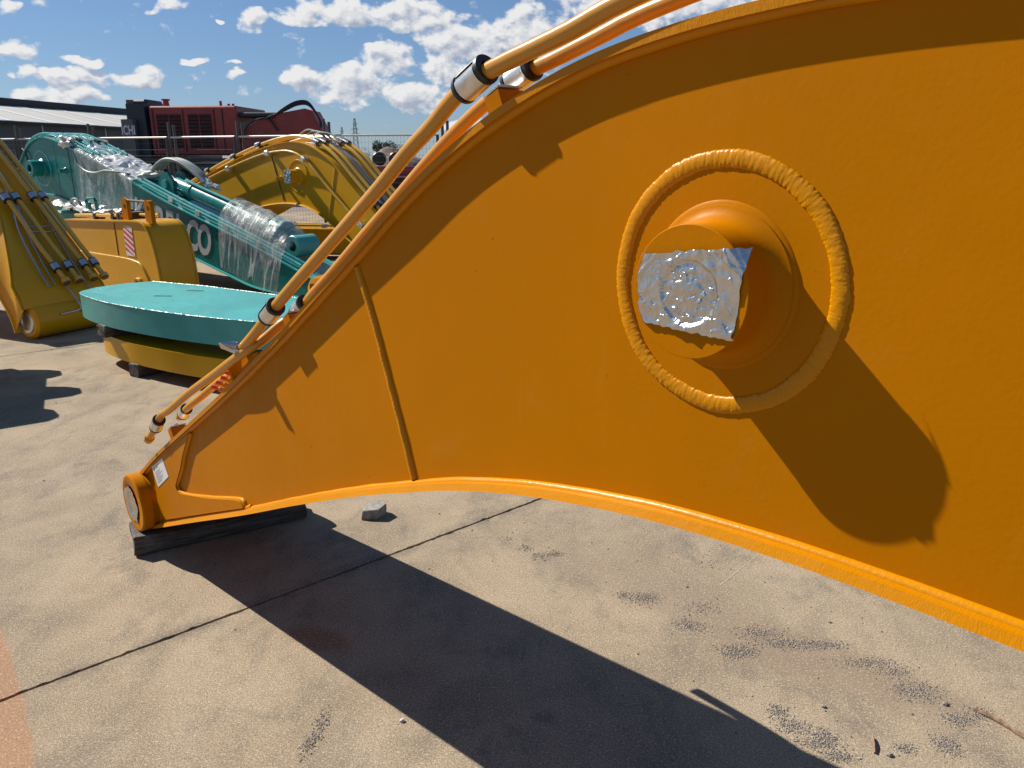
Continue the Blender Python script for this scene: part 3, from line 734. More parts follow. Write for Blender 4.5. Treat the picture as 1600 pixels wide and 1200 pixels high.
bl = timber((0, 0, 0), (.185, .74, .082), 0, 'weathered dark timber sleeper under the low left tip of the orange boom', chip=.012, seed=2)
p = ORG @ Vector((-3.265, .265, 0)); bl.location = (p.x, p.y, 0); bl.rotation_euler = (0, 0, -TH - R(13.5))
bl2 = timber((0, 0, 0), (.19, .9, .075), 0, 'dark timber sleeper under the far right foot of the orange boom', seed=5)
p = ORG @ Vector((2.66, .3, 0)); bl2.location = (p.x, p.y, 0); bl2.rotation_euler = (0, 0, -TH)

# ================================================================== slab stack
def slab(name, outline, z0, z1, m, label, cat, bev=.006, n=90):
    pts = [(p[0], p[1]) for p in outline]
    mb = MB(); N = len(pts); cx = sum(p[0] for p in pts) / N; cy = sum(p[1] for p in pts) / N
    mb.prism(pts, (0, 0, 0), (1, 0, 0), (0, 1, 0), (0, 0, 1), z1 - z0)
    o = recalc(mb.build(name, m, None, ang=25)); o.location = (0, 0, z0)
    md = o.modifiers.new('bevel', 'BEVEL'); md.width = bev; md.segments = 2; md.limit_method = 'ANGLE'
    return tag(o, label, cat)
front = spline([(-3.66, 6.50, 0), (-3.63, 6.40, 0), (-3.26, 6.02, 0), (-2.79, 5.70, 0), (-2.33, 5.45, 0), (-1.80, 5.23, 0), (-1.2, 5.06, 0), (-.7, 5.0, 0)], .06)
back = [(-.62, 5.12, 0), (-.75, 5.55, 0), (-1.98, 6.32, 0), (-2.71, 6.76, 0), (-3.30, 7.03, 0), (-3.50, 6.90, 0), (-3.64, 6.68, 0)]
SL = [(p[0], p[1]) for p in front] + [(p[0], p[1]) for p in back]
sc = (-2.2, 6.0)
ts = slab('counterweight_slab', SL, .36, .56, M['teal_slab'], 'teal painted steel slab with one curved side, top of the stack', 'steel slab')
slot = M['black']
for (x, y) in ((-2.86, 6.24), (-2.70, 6.50)):
    MB().box((x, y, .2008), (.15, .03, .0016), Matrix.Rotation(R(-6), 3, 'Z')).build('slot', slot, ts, ang=0)
# shiny flame-cut rim along both long edges
for path in ([(p[0], p[1], .2) for p in front[1:]], [(-.75, 5.55, .2), (-1.98, 6.32, .2), (-2.71, 6.76, .2), (-3.30, 7.03, .2)]):
    P = resample(path, 260)
    recalc(MB().tube([p + Vector((0, 0, -.0015 + .002 * noise.noise(p * 40))) for p in P], .007, 5, True, lambda i, a: .0034 * (1 + .6 * noise.noise(Vector((i * .9, a, 2))))).build('cut_rim', M['teal_slab'], ts, ang=0))
ys = slab('counterweight_slab', [(sc[0] + (x - sc[0]) * .86 + .03, sc[1] + (y - sc[1]) * .86 - .11) for x, y in SL], .10, .265, M['yellow'], 'mustard yellow steel slab below the teal slab in the stack', 'steel slab')
timber((-3.10, 6.26, .265), (.13, .62, .094), R(-38), 'short timber packer with pale sunlit end between the teal and the yellow slab', 'packers in the slab stack', seed=8)
timber((-1.45, 5.55, .265), (.13, .62, .094), R(-30), 'timber packer between the slabs hidden behind the orange boom', 'packers in the slab stack', seed=9)
timber((-2.80, 6.05, 0), (.11, .62, .10), R(-30), 'dark timber block standing on the concrete under the yellow slab', 'blocks under the slab stack', seed=10)
timber((-1.5, 5.45, 0), (.11, .62, .10), R(-30), 'dark timber block under the far end of the yellow slab', 'blocks under the slab stack', seed=11)

# ================================================================== left yellow boom (foot end towards us)
lb = thing('excavator_boom', 'tall yellow boom at the left edge with four long pipes running down to its foot', 'excavator boom', (-4.50, 6.99, 0), math.atan2(.893, .45))
# local: x across (foot tube), y up the boom away from us
LT = [(.02, .30), (.05, .40), (.12, .50), (.20, .585), (.5, .89), (.83, 1.21), (1.25, 1.62), (1.6, 1.92), (2.0, 2.18), (2.5, 2.35), (3.1, 2.3), (3.9, 1.9), (4.8, 1.2), (5.6, .5)]
LBt = [(.20, .06), (.24, .20), (.40, .42), (.65, .68), (.9, .90), (1.2, 1.10), (1.6, 1.30), (2.1, 1.45), (2.6, 1.48), (3.1, 1.35), (3.9, 1.0), (4.7, .5), (5.5, .06)]
LW = .86
lsh = bpy.data.objects.new('shell', None)
LTn = curve2(LT, 120); LBn = curve2(LBt, 120)
def lsw(mb):  # (s,q,z) built by web/strip -> local (x=q, y=s)
    mb.v = [(LW - q / LW * (LW - .36 * min(1, max(0, (s_ - .12) / .6)) ** .9), s_, z) for s_, q, z in mb.v]; return mb
recalc(lsw(MB().web(LTn, LBn, .0, .012, 5)).build('side_plate', M['yellow'], lb))
def lean(mb):   # the left side plate leans outwards towards its lower edge
    out = []
    for x, y, z in mb.v:
        zt, zb = at_s(LTn, y), at_s(LBn, y); f = max(0, min(1.1, (zt - z) / max(zt - zb, .05))) if zt - zb > .05 else 0
        out.append((x - .34 * f * min(1, max(0, (y - .10) / .6)), y, z))
    mb.v = out; return mb
recalc(lean(lsw(MB().web(LTn, LBn, LW - .012, .012, 5))).build('side_plate', M['yellow'], lb))
recalc(lsw(MB().strip(LTn, .014, -.015, LW + .015, -1)).build('top_flange', M['yellow'], lb))
bf = lsw(MB().strip(LBn, .014, -.015, LW + .015, 1))
bf.v = [(x - (.34 * min(1, max(0, (y - .10) / .6)) if x < LW * .75 else 0), y, z) for x, y, z in bf.v]
recalc(bf.build('bottom_flange', M['yellow_pipe'], lb))
recalc(MB().lathe((.06, .10, .165), (1, 0, 0), [(.07, 0), (.14, .0), (.165, .02), (.165, .83), (.14, .85), (.07, .85)], 48).build('foot_tube', M['yellow'], lb))
recalc(MB().lathe((.058, .10, .165), (-1, 0, 0), [(.0, -.01), (.07, -.008), (.075, .006), (.105, .006), (.11, -.004)], 32).build('pin_seal', M['steel'], lb))
def on_top(x, y, h):
    z = at_s(LTn, y); sl = slope_s(LTn, y); return Vector((x, y - math.sin(sl) * h, z + math.cos(sl) * h))
for i, (x0, x1) in enumerate(((.47, .46), (.57, .59), (.74, .75), (.85, .87))):
    pts = [on_top(x0 - .02, 2.3, .09), on_top(x0 - .01, 1.5, .09), on_top(x0, .86, .08), on_top(x0 + .01, .78, .075), on_top(x1 - .01, .36, .065), on_top(x1, .27, .06), on_top(x1, .20, .06), on_top(x1 + .012, .10, .055)]
    pipe(lb, pts, .023, M['yellow_pipe'], n=14)
    for (y_, xx, h) in ((.83, x0, .08), (.20, x1, .06)):
        c = on_top(xx, y_, h); ax_ = on_top(xx, y_ + .03, h) - on_top(xx, y_ - .03, h)
        cl = recalc(MB().lathe(c, ax_, [(.025, -.045), (.036, -.045), (.038, -.04), (.038, .04), (.036, .045), (.025, .045)], 20).build('pipe_clamp', M['black'], lb))
        MB().lathe(c, ax_, [(.03, -.033), (.0405, -.033), (.0405, .033), (.03, .033)], 20).build('clamp_band', M['chrome'], cl)
    e = on_top(x1 + .012, .10, .055); ax_ = nrm(on_top(x1 + .012, .08, .055) - on_top(x1 + .012, .13, .055))
    fl = recalc(MB().lathe(e, ax_, [(.02, -.02), (.040, -.01), (.043, .02), (.043, .03), (.0, .03)], 16).build('pipe_flange', M['yellow_pipe'], lb))
    MB().lathe(e + ax_ * .03, ax_, [(0, .012), (.034, .012), (.036, .0)], 16).build('flange_cap', M['primer'], fl)
for xa, xb in ((.60, .30), (.64, .37)):
    pipe(lb, [on_top(xa, 2.2, .05), on_top(xa - .02, 1.0, .05), on_top(xb + .08, .52, .045), on_top(xb + .02, .26, .035), on_top(xb, .08, .03)], .009, M['chrome'], 'steel_line', 8)
for k, xa in enumerate((.45, .66)):
    pipe(lb, [on_top(xa + .12, .85, .03), on_top(xa + .05, .42, .03), on_top(xa + .02, .20, .03), on_top(xa + .02, .07, .03), Vector((xa + .05, -.045, .30)), Vector((xa + .05, -.068, .24)), Vector((xa - .16, -.072, .215))], .008, M['chrome'], 'steel_line', 8)
for yy in (.52, .57): pipe(lb, [on_top(.46, yy + .02, .03), on_top(.60, yy - .01, .06), on_top(.76, yy, .03)], .006, M['chrome'], 'steel_line', 8)

# ================================================================== yellow arm with rounded end
arm = thing('dipper_stick', 'yellow box arm with rounded end and red striped sticker behind the slab stack', 'dipper stick', (-4.03, 8.56, 0), R(-40))
AT = [(-2.15, .90), (-1.6, .92), (-.8, .952), (-.14, .975), (-.05, .968), (.03, .935), (.11, .85), (.17, .72), (.215, .54), (.24, .32), (.245, .12)]
ATc = curve2(AT, 90); AB = [(x if x < .1 else .1 + (x - .1) * .4, .07) for x, z in ATc]
AWd = .41
recalc(MB().web(ATc, AB, .0, .012, 4).build('side_plate', M['yellow'], arm))
recalc(MB().web(ATc, AB, AWd - .012, .012, 1).build('side_plate', M['yellow'], arm))
recalc(MB().strip(ATc, .016, -.02, AWd + .02, -1).build('wrapper_plate', M['yellow'], arm))
recalc(MB().box((-1.0, AWd / 2, .06), (2.2, AWd, .02)).build('bottom_plate', M['yellow'], arm))
dz = [(-2.1, .52), (-1.35, .525), (-.36, .52), (-.20, .49), (-.10, .40), (.00, .22), (.03, .09), (-2.1, .09)]
MB().prism(dz, (0, .001, 0), (1, 0, 0), (0, 0, 1), (0, -1, 0), .02).build('doubler_plate', M['yellow'], arm)
wob_tube([(x, -.006, z) for x, z in dz[:6]], .012, 'doubler_weld', arm, M['yellow_pipe'], 7, step=.012)
recalc(MB().lathe((-.24, 0, .26), (0, -1, 0), [(.05, .0), (.05, .05), (.075, .055), (.085, .045), (.085, 0)], 28).build('pin_boss', M['yellow'], arm))
MB().lathe((-.24, -.012, .26), (0, -1, 0), [(0, .03), (.05, .03)], 24).build('pin_bore', M['primer'], arm)
MB().box((-.74, -.002, .74), (.012, .006, .37)).build('seam_line', M['black'], arm, ang=0)
stp = MB().box((-.41, -.003, .74), (.21, .004, .34)).build('hazard_sticker', M['white'], arm, ang=0)
for k in range(6):
    z0 = .93 - .066 * k
    poly = [(-.513, z0), (-.513, z0 - .034), (-.307, z0 - .124), (-.307, z0 - .09)]
    poly = [(x, min(.908, max(.572, z))) for x, z in poly]
    if len(set(poly)) > 3: MB().prism(poly, (0, -.0052, 0), (1, 0, 0), (0, 0, 1), (0, -1, 0), .001).build('red_stripe', M['redprint'], stp, ang=0)
for (x0, t_) in ((-.56, 0), (.0, 0)):
    lg = [(-.07, 0), (.07, 0), (.07, .20), (.05, .235), (.02, .25), (-.03, .25), (-.06, .235), (-.07, .21)]
    l_ = MB().prism(lg, (x0, .06, .955 if x0 < -.1 else .95), (1, 0, 0), (0, 0, 1), (0, 1, 0), .045).build('lifting_lug', M['orange'], arm)
    recalc(MB().lathe((x0 + .01, .058, 1.12), (0, -1, 0), [(0, .001), (.022, .001), (.022, -.004)], 14).build('lug_hole', M['black'], l_))
MB().tube([(-.56, .08, 1.185), (.0, .08, 1.18)], .012, 8).build('lug_tie', M['primer'], arm)
for (q, a_, b_) in ((.10, -2.05, -.72), (.17, -2.05, -.70), (.30, -1.9, -.25)):
    pipe(arm, [(a_, q, at_s(ATc, a_) + .045), (b_, q, at_s(ATc, b_) + .045)], .020, M['yellow_pipe'], n=10)
    for s_ in (-1.45, -.95, -.80): MB().box((s_, q, at_s(ATc, s_) + .035), (.05, .055, .07)).build('pipe_clamp', M['black'], arm)
MB().box((-.78, .22, .99), (.10, .28, .09)).build('hose_manifold', M['primer'], arm)

# ================================================================== teal boom with wrap, cylinder and lettering
tb = thing('excavator_boom', 'teal boom half wrapped in clear plastic with large white lettering on its side', 'excavator boom', (-2.42, 9.02, 0), R(-33.7))
TT = [(-8.1, .25), (-7.6, .45), (-7.1, .86), (-6.7, 1.24), (-6.40, 1.54), (-6.22, 1.70), (-6.04, 1.82), (-5.85, 1.90), (-5.6, 1.945), (-5.35, 1.925), (-4.98, 1.84), (-4.57, 1.715), (-4.18, 1.60), (-3.81, 1.48), (-3.3, 1.32), (-2.74, 1.135), (-2.08, .945), (-1.33, .735), (-.86, .60), (-.09, .36), (.30, .24)]
TBt = [(-7.95, .05), (-7.3, .30), (-6.8, .66), (-6.4, .94), (-6.1, 1.06), (-5.75, 1.11), (-5.4, 1.085), (-5.0, 1.01), (-4.4, .885), (-3.4, .66), (-2.05, .355), (-1.42, .20), (-.95, .095), (-.3, .05), (.25, .05)]
TW = .60
tm = (M['teal'], M['teal_pipe'], M['teal_pipe'])
T2, B2 = boom_shell(tb, TT, TBt, TW, tm, over=.025, n=160, weld=False)
recalc(MB().lathe((-5.72, 0, 1.49), (0, -1, 0), [(.055, .02), (.055, .185), (.06, .19), (.115, .19), (.12, .18), (.12, .03), (.14, .006), (.14, 0)], 36).build('boss', M['teal'], tb))
recalc(MB().lathe((-5.72, 0, 1.49), (0, -1, 0), [(.235, -.002), (.24, .006), (.262, .006), (.267, -.002)], 48).build('ring_weld', M['teal_pipe'], tb))
recalc(MB().lathe((-5.05, 0, 1.46), (0, -1, 0), [(.0, .10), (.03, .10), (.03, .03), (.05, 0)], 16).build('hose_stub', M['teal'], tb))
for s_ in (-4.9, -5.3):
    zt, zb = at_s(T2, s_) - .02, at_s(B2, s_) + .02
    MB().box((s_, -.001, (zt + zb) / 2), (.012, .006, zt - zb)).build('seam_line', M['teal_slab'] if s_ == -5.3 else M['black'], tb, ang=0)
for k, q in enumerate((.04, .13, .22, .36, .46, .55)):
    pipe(tb, [(s_, q, at_s(T2, s_) + .055 + (.02 if s_ < -6 else 0)) for s_ in (-6.6, -6.35, -6.05, -5.75, -5.4, -5.0, -4.6, -4.3)], .019, M['teal_pipe'], n=10, step=.08)
    s_ = -5.02 + .03 * k
    MB().box((s_, q, at_s(T2, s_) + .05), (.10, .055, .075), Matrix.Rotation(R(16), 3, 'Y')).build('pipe_clamp', M['steel'] if k % 2 else M['black'], tb)
pipe(tb, [(-6.2, -.02, 1.78), (-6.1, -.03, 1.72), (-6.06, -.03, 1.6), (-6.08, -.03, 1.4)], .012, M['black'], 'cable', 8)
for q in (.03, .12):
    pipe(tb, [(-3.25, q, 1.36), (-2.4, q, 1.10), (-1.6, q, .875), (-.7, q, .61), (-.1, q, .42)], .020, M['teal_pipe'], n=10, step=.2)
    for s_ in (-2.55, -2.0, -1.45, -.85): MB().box((s_ + q, q, at_s(T2, s_ + q) + .045), (.09, .055, .06), Matrix.Rotation(R(15), 3, 'Y')).build('pipe_clamp', M['steel'], tb)
# cylinder on top
CA, CB = Vector((-2.78, .30, 1.30)), Vector((-.62, .30, .74)); cax = nrm(CB - CA); CL = (CB - CA).length
cyl = recalc(MB().lathe(CA, cax, [(0, .0), (.09, 0), (.10, .02), (.10, .35), (.115, .36), (.115, .40), (.105, .41), (.105, CL - .25), (.135, CL - .24), (.15, CL - .2), (.15, CL - .02), (.13, CL), (.0, CL)], 40).build('hydraulic_cylinder', M['teal'], tb))
recalc(MB().lathe((-.36, .14, .62), (0, 1, 0), [(.06, 0), (.12, 0), (.13, .012), (.13, .32), (.12, .33), (.06, .33)], 32).build('cylinder_eye', M['teal_slab'], cyl))
for q in (.18, .40):
    MB().prism([(-.20, -.12), (.18, -.18), (.17, .08), (.06, .20), (-.06, .20), (-.17, .06)], (-2.86, q, 1.26), (1, 0, 0), (0, 0, 1), (0, 1, 0), .04).build('clevis_plate', M['teal'], tb)
MB().lathe((-2.86, .15, 1.30), (0, 1, 0), [(0, 0), (.06, 0), (.06, .32), (0, .32)], 20).build('clevis_pin', M['teal_slab'], tb)
pipe(cyl, [(-2.5, .26, 1.36), (-2.40, .25, 1.33), (-2.30, .25, 1.30), (-.9, .25, .93)], .022, M['teal_pipe'], n=10, step=.2)
for k, q in enumerate((.30, .36, .42)):
    pipe(tb, [(-3.42, q, 1.38), (-3.25, q, 1.52), (-3.0, q, 1.62), (-2.72, q, 1.60), (-2.42, q + .02, 1.46), (-2.22, q + .03, 1.33 - .03 * k)], .026, M['hose'], 'hydraulic_hose', 10)
for (s_, q, z) in ((-2.28, .42, 1.34), (-2.20, .36, 1.30), (-2.12, .44, 1.27)):
    MB().lathe((s_, q, z), (.9, .1, -.4), [(0, -.05), (.035, -.05), (.035, .0), (.045, .005), (.045, .03), (.03, .035), (.03, .07), (0, .07)], 8).build('hose_fitting', M['steel'], tb)
# lettering
def text(body, size, m, parent, loc, rot, ext=.002, off=.0, sx=1.0, name='lettering'):
    cu = bpy.data.curves.new(name, 'FONT'); cu.body = body; cu.size = size; cu.extrude = ext; cu.offset = off; cu.resolution_u = 3
    o = bpy.data.objects.new(name, cu); o.data.materials.append(m); COL.objects.link(o)
    dg = bpy.context.evaluated_depsgraph_get(); me = bpy.data.meshes.new_from_object(o.evaluated_get(dg)); me.name = name
    bpy.data.objects.remove(o); bpy.data.curves.remove(cu)
    o = bpy.data.objects.new(name, me); COL.objects.link(o)
    if parent: o.parent = parent
    o.location = loc; o.rotation_euler = rot; o.scale = (sx, 1, 1); return o
for k, ch in enumerate('KOBELCO'):
    s_ = -3.42 + .225 * k + (.02 if k > 0 else 0)
    zc = .67 - .205 * (s_ + 3.0)
    text(ch, .54, M['white'], tb, (s_, -.003, zc), (R(90), R(12), 0), .002, .018, .64, 'letter')
# film draped over the middle of the boom
def film1(u, v):
    s_ = -4.66 + 1.36 * u + .03 * noise.noise(Vector((v * 5, u * 2, 1)))
    zt = at_s(T2, s_)
    if v > .45:
        f = (v - .45) / .55; q = -.03 + (TW + .06) * f; z = zt + .03 + .045 * abs(noise.noise(Vector((s_ * 5, q * 9, 2)))) + .02 * noise.noise(Vector((s_ * 17, q * 13, 3)))
        z += .07 * math.exp(-((f - .5) / .2) ** 2) * (.5 + .5 * math.sin(s_ * 9))
        return Vector((s_, q, z))
    f = 1 - v / .45; hang = (.76 + .10 * noise.noise(Vector((u * 7, 5, 0)))) * (1 - .05 * u)
    fold = noise.noise(Vector((s_ * 7 + .8 * f, 1.0, f * .6))) + .6 * noise.noise(Vector((s_ * 19 + f, 2, f)))
    return Vector((s_ + .05 * f * noise.noise(Vector((u * 3, f * 2, 6))), -.035 - .030 * f - .045 * f * (.6 + fold), zt + .025 - hang * f))
wf = MB().grid(120, 60, film1).build('plastic_wrap', M['film'], None, ang=60)
wf.matrix_world = Matrix.Translation(tb.location) @ Matrix.Rotation(R(-33.7), 4, 'Z')
tag(wf, 'creased white plastic wrap draped over the middle of the teal boom', 'plastic wrap')
def film2(u, v):
    s_ = -1.48 + 1.14 * u
    zt = at_s(T2, s_)
    if v > .42:
        f = (v - .42) / .58; q = -.05 + .62 * f
        arch = math.sin(math.pi * min(1, max(0, f))) ** .55; axz = CA.z + (s_ - CA.x) * cax.z / cax.x
        z = zt + .06 + max(0, axz + .19 - zt - .06) * arch * (1 if s_ < -.55 else max(.35, 1 - (s_ + .55) * 2.5))
        z += .025 * noise.noise(Vector((s_ * 11, q * 11, 2)))
        return Vector((s_ + .05 * noise.noise(Vector((q * 7, 1, s_ * 3))), q, z))
    f = 1 - v / .42; hang = .50 - .08 * u + .10 * noise.noise(Vector((u * 6, 8, 0)))
    fold = noise.noise(Vector((s_ * 9, 4.0, f * .8))) + .6 * noise.noise(Vector((s_ * 23, 5, f)))
    pinch = .12 * f * (.5 - u)
    return Vector((s_ + pinch, -.06 - .05 * f - .06 * f * (.6 + fold), max(.03, zt + .05 - hang * f)))
wf2 = MB().grid(110, 60, film2).build('plastic_wrap', M['film_clear'], None, ang=60)
wf2.matrix_world = wf.matrix_world
tag(wf2, 'clear plastic wrap over the cylinder end near the foot of the teal boom', 'plastic wrap')
cb = MB().tube(spline([(-4.62, -.07, 1.70), (-4.5, -.09, 1.55), (-4.3, -.10, 1.46), (-4.05, -.10, 1.44), (-3.85, -.08, 1.47), (-3.7, -.05, 1.46), (-3.45, .05, 1.43)], .04), .016, 8).build('loose_cable', M['hose'], None)
cb.matrix_world = wf.matrix_world; tag(cb, 'dark loose cable sagging over the plastic wrap of the teal boom', 'cable')
for (c_, r_, sd_, sq, lab) in (((-4.95, .02, 1.86), .10, 4, (1.5, .7, .8), 'bunched white tape at the upper end of the wrap, below the teal pipes'), ((-3.35, .30, 1.42), .10, 14, (1.7, 1.6, .5), 'white tape bound round the grey hoses at the lower end of the wrap')):
    kn = MB().blob(c_, r_, sd_, 3, sq, .7).build('tape_binding', M['rag'], None, ang=25); kn.matrix_world = wf.matrix_world; tag(kn, lab, 'tape')

# teal arm behind the yellow arm, with lug, white sheets on it
ta = thing('dipper_stick', 'low teal arm with square lifting loop behind the yellow arm with striped sticker', 'dipper stick', (-5.46, 10.53, -.05), R(-33.7))
recalc(MB().bbox((-.60, .19, .52), (1.6, .36, .90), .03).build('arm_box', M['teal'], ta))
recalc(MB().tube([(-.48, .03, .96), (-.48, .03, 1.13), (-.45, .03, 1.16), (-.27, .03, 1.16), (-.24, .03, 1.13), (-.24, .03, .96)], .022, 8).build('lifting_loop', M['teal'], ta))
MB().box((-.44, .03, 1.03), (.05, .05, .16)).build('loop_plate', M['teal'], ta)
pipe(ta, [(-1.05, .1, .98), (-.98, .08, 1.10), (-.85, .08, 1.14), (-.72, .08, 1.05), (-.66, .08, .96)], .022, M['hose'], 'hydraulic_hose', 8)
def rag(u, v):
    x = -1.35 + 1.5 * u; y = .0 + .38 * v
    return Vector((x, y - .06 * (1 - v), .985 + .10 * abs(noise.noise(Vector((x * 3.5, y * 8, 3)))) + .05 * noise.noise(Vector((x * 11, y * 13, 7))) + .12 * max(0, .6 - u)))
rg = MB().grid(70, 22, rag).build('plastic_sheet', M['rag'], None, ang=40); rg.matrix_world = Matrix.Translation(ta.location) @ Matrix.Rotation(R(-33.7), 4, 'Z')
tag(rg, 'rumpled white plastic sheet lying on the low teal arm', 'plastic sheet')

# ================================================================== far yellow boom and the arm seen through its arch
fb = thing('excavator_boom', 'arched yellow boom with foil on its boss, between the teal boom and the fence', 'excavator boom', (-3.3, 11.3, 0), R(-38))
DT = [(-4.3, .45), (-3.4, .85), (-2.7, 1.10), (-2.1, 1.31), (-1.56, 1.475), (-1.02, 1.62), (-.51, 1.745), (-.04, 1.83), (.22, 1.857), (.42, 1.860), (.67, 1.825), (.93, 1.735), (1.18, 1.60), (1.40, 1.425), (1.65, 1.215), (2.11, .85), (2.55, .5), (2.95, .22)]
DBt = [(-4.2, .06), (-3.2, .18), (-2.3, .38), (-1.6, .58), (-1.0, .78), (-.56, .93), (-.09, 1.005), (.29, 1.02), (.57, .985), (.84, .90), (1.1, .78), (1.41, .60), (1.95, .33), (2.5, .12), (2.9, .05)]
ym = (M['yellow'], M['yellow'], M['yellow_pipe'])
T3, B3 = boom_shell(fb, DT, DBt, .62, ym, over=.03, n=140, weld=False)
recalc(MB().lathe((.42, 0, 1.40), (0, -1, 0), [(.0, .17), (.085, .17), (.09, .165), (.09, .03), (.115, .004), (.115, 0)], 32).build('boss', M['yellow'], fb))
recalc(MB().lathe((.42, 0, 1.40), (0, -1, 0), [(.20, -.002), (.205, .008), (.222, .008), (.227, -.002)], 48).build('ring_weld', M['yellow'], fb))
def ff(u, v):
    x, z = (u - .5) * .15, (v - .5) * .19
    return Vector((.415 + x, -.175 - foil_height((x, z), 21, .003), 1.40 + z))
o = MB().grid(30, 30, ff).build('foil_sheet', M['foil'], None, ang=50); o.matrix_world = Matrix.Translation(fb.location) @ Matrix.Rotation(R(-38), 4, 'Z')
tag(o, 'small foil square on the boss of the far arched yellow boom', 'foil')
for (s0, s1) in ((-.18, .06), (1.22, 1.02)):
    z0, z1 = at_s(T3, s0) - .06, at_s(B3, s1) + .04
    MB().tube([(s0, -.001, z0), (s1, -.001, z1)], .009, 8).build('seam_weld', M['yellow_pipe'] if s0 > 1 else M['primer'], fb)
recalc(MB().lathe((.02, 0, 1.36), (0, -1, 0), [(0, .10), (.025, .10), (.025, .02), (.04, 0)], 10).build('hose_stub', M['yellow'], fb))
side = [(-2.5, 1.11), (-2.1, 1.23), (-1.3, 1.45), (-.7, 1.60), (-.2, 1.70), (.1, 1.73), (.32, 1.735), (.55, 1.69), (.8, 1.55), (1.1, 1.30), (1.6, .92), (2.1, .55)]
pipe(fb, [(x, -.075, z) for x, z in side], .016, M['yellow_pipe'], n=10, step=.06)
for s_ in (-1.15, -.14, .66, 1.75):
    z = at_s(side, s_); MB().bbox((s_, -.055, z), (.08, .10, .075), .012, Matrix.Rotation(-math.atan2(at_s(side, s_ + .05) - z, .05), 3, 'Y')).build('pipe_clamp', M['steel'], fb)
for k, q in enumerate((.05, .17, .44, .56)):
    pipe(fb, [(s_, q, at_s(T3, s_) + .07) for s_ in (-3.0, -2.2, -1.4, -.7, -.2, .2, .45, .7, .95, 1.2, 1.5, 1.9, 2.3, 2.6)], .024, M['yellow_pipe'], n=10, step=.06)
    for s_ in (-1.9, -1.15, -.5, .82, 1.9):
        rot = Matrix.Rotation(-slope_s(T3, s_), 3, 'Y')
        c_ = recalc(MB().lathe((s_, q, at_s(T3, s_) + .07), rot @ Vector((1, 0, 0)), [(.02, -.06), (.043, -.06), (.045, .06), (.02, .06)], 12).build('pipe_clamp', M['black'], fb))
        MB().lathe((s_ - .01, q, at_s(T3, s_) + .07), rot @ Vector((1, 0, 0)), [(.03, -.045), (.048, -.045), (.048, .035), (.03, .035)], 12).build('clamp_band', M['chrome'], c_)
for q in (.27, .33):
    pipe(fb, [(s_, q, at_s(T3, s_) + .05) for s_ in (.3, .6, .9, 1.2, 1.5, 1.9, 2.3)], .013, M['chrome'], 'steel_line', 8, step=.08)
for k in range(3): pipe(fb, [(.1 + .1 * k, .28 + .06 * k, 1.93), (.35 + .1 * k, .28, 2.02 - .02 * k), (.62 + .1 * k, .3, 1.95), (.8 + .1 * k, .3, 1.84)], .014, M['hose'], 'hydraulic_hose', 8)
fa = thing('dipper_stick', 'low yellow arm with thin pipes, seen through the arch of the far yellow boom', 'dipper stick', (-5.0, 13.3, 0), R(-8))
recalc(MB().bbox((1.7, .25, .30), (3.6, .5, .46), .03).build('arm_box', M['yellow'], fa))
for q in (-.02, .12, .3):
    pipe(fa, [(.1, q, .56), (3.3, q, .56)], .018, M['yellow_pipe'], n=8, smooth=False)
    for s_ in (1.2, 1.9, 2.6): MB().box((s_, q, .555), (.09, .06, .06)).build('pipe_clamp', M['steel'], fa)
sb = thing('steel_block', 'small orange steel block with chamfered top, just behind the orange boom near its clamps', 'steel block', (-2.02, 8.25, 0), R(-12))
recalc(MB().bbox((.12, .2, .20), (.62, .55, .40), .05).build('body', M['orange'], sb))
recalc(MB().tube([(.05, .2, .40), (.05, .2, .45), (.10, .2, .47), (.15, .2, .45), (.15, .2, .40)], .012, 8).build('lifting_eye', M['orange'], sb))

# boom end just left of the frame (its shadow lies on the concrete)
lf = thing('dipper_stick', 'yellow arm end beyond the left edge, casting the lobed shadow on the concrete', 'dipper stick', (-4.47, 5.75, 0), R(-151))
recalc(MB().bbox((1.1, 0, .62), (2.0, 1.05, .72), .05).build('arm_box', M['yellow'], lf))
for q, L_, z, hh in ((-.60, .27, .84, .20), (0.02, .40, .84, .20), (.54, .25, .82, .26)):
    MB().prism([(.25, -hh), (-L_ + .1, -hh * .8), (-L_, -hh * .35), (-L_ - .03, .02), (-L_ + .02, hh * .6), (-L_ + .12, hh * .85), (.25, hh)], (0, q - .03, z), (1, 0, 0), (0, 0, 1), (0, 1, 0), .06).build('lug', M['yellow'], lf)
MB().box((.02, 0, .78), (.30, 1.25, .42)).build('cross_plate', M['yellow'], lf)

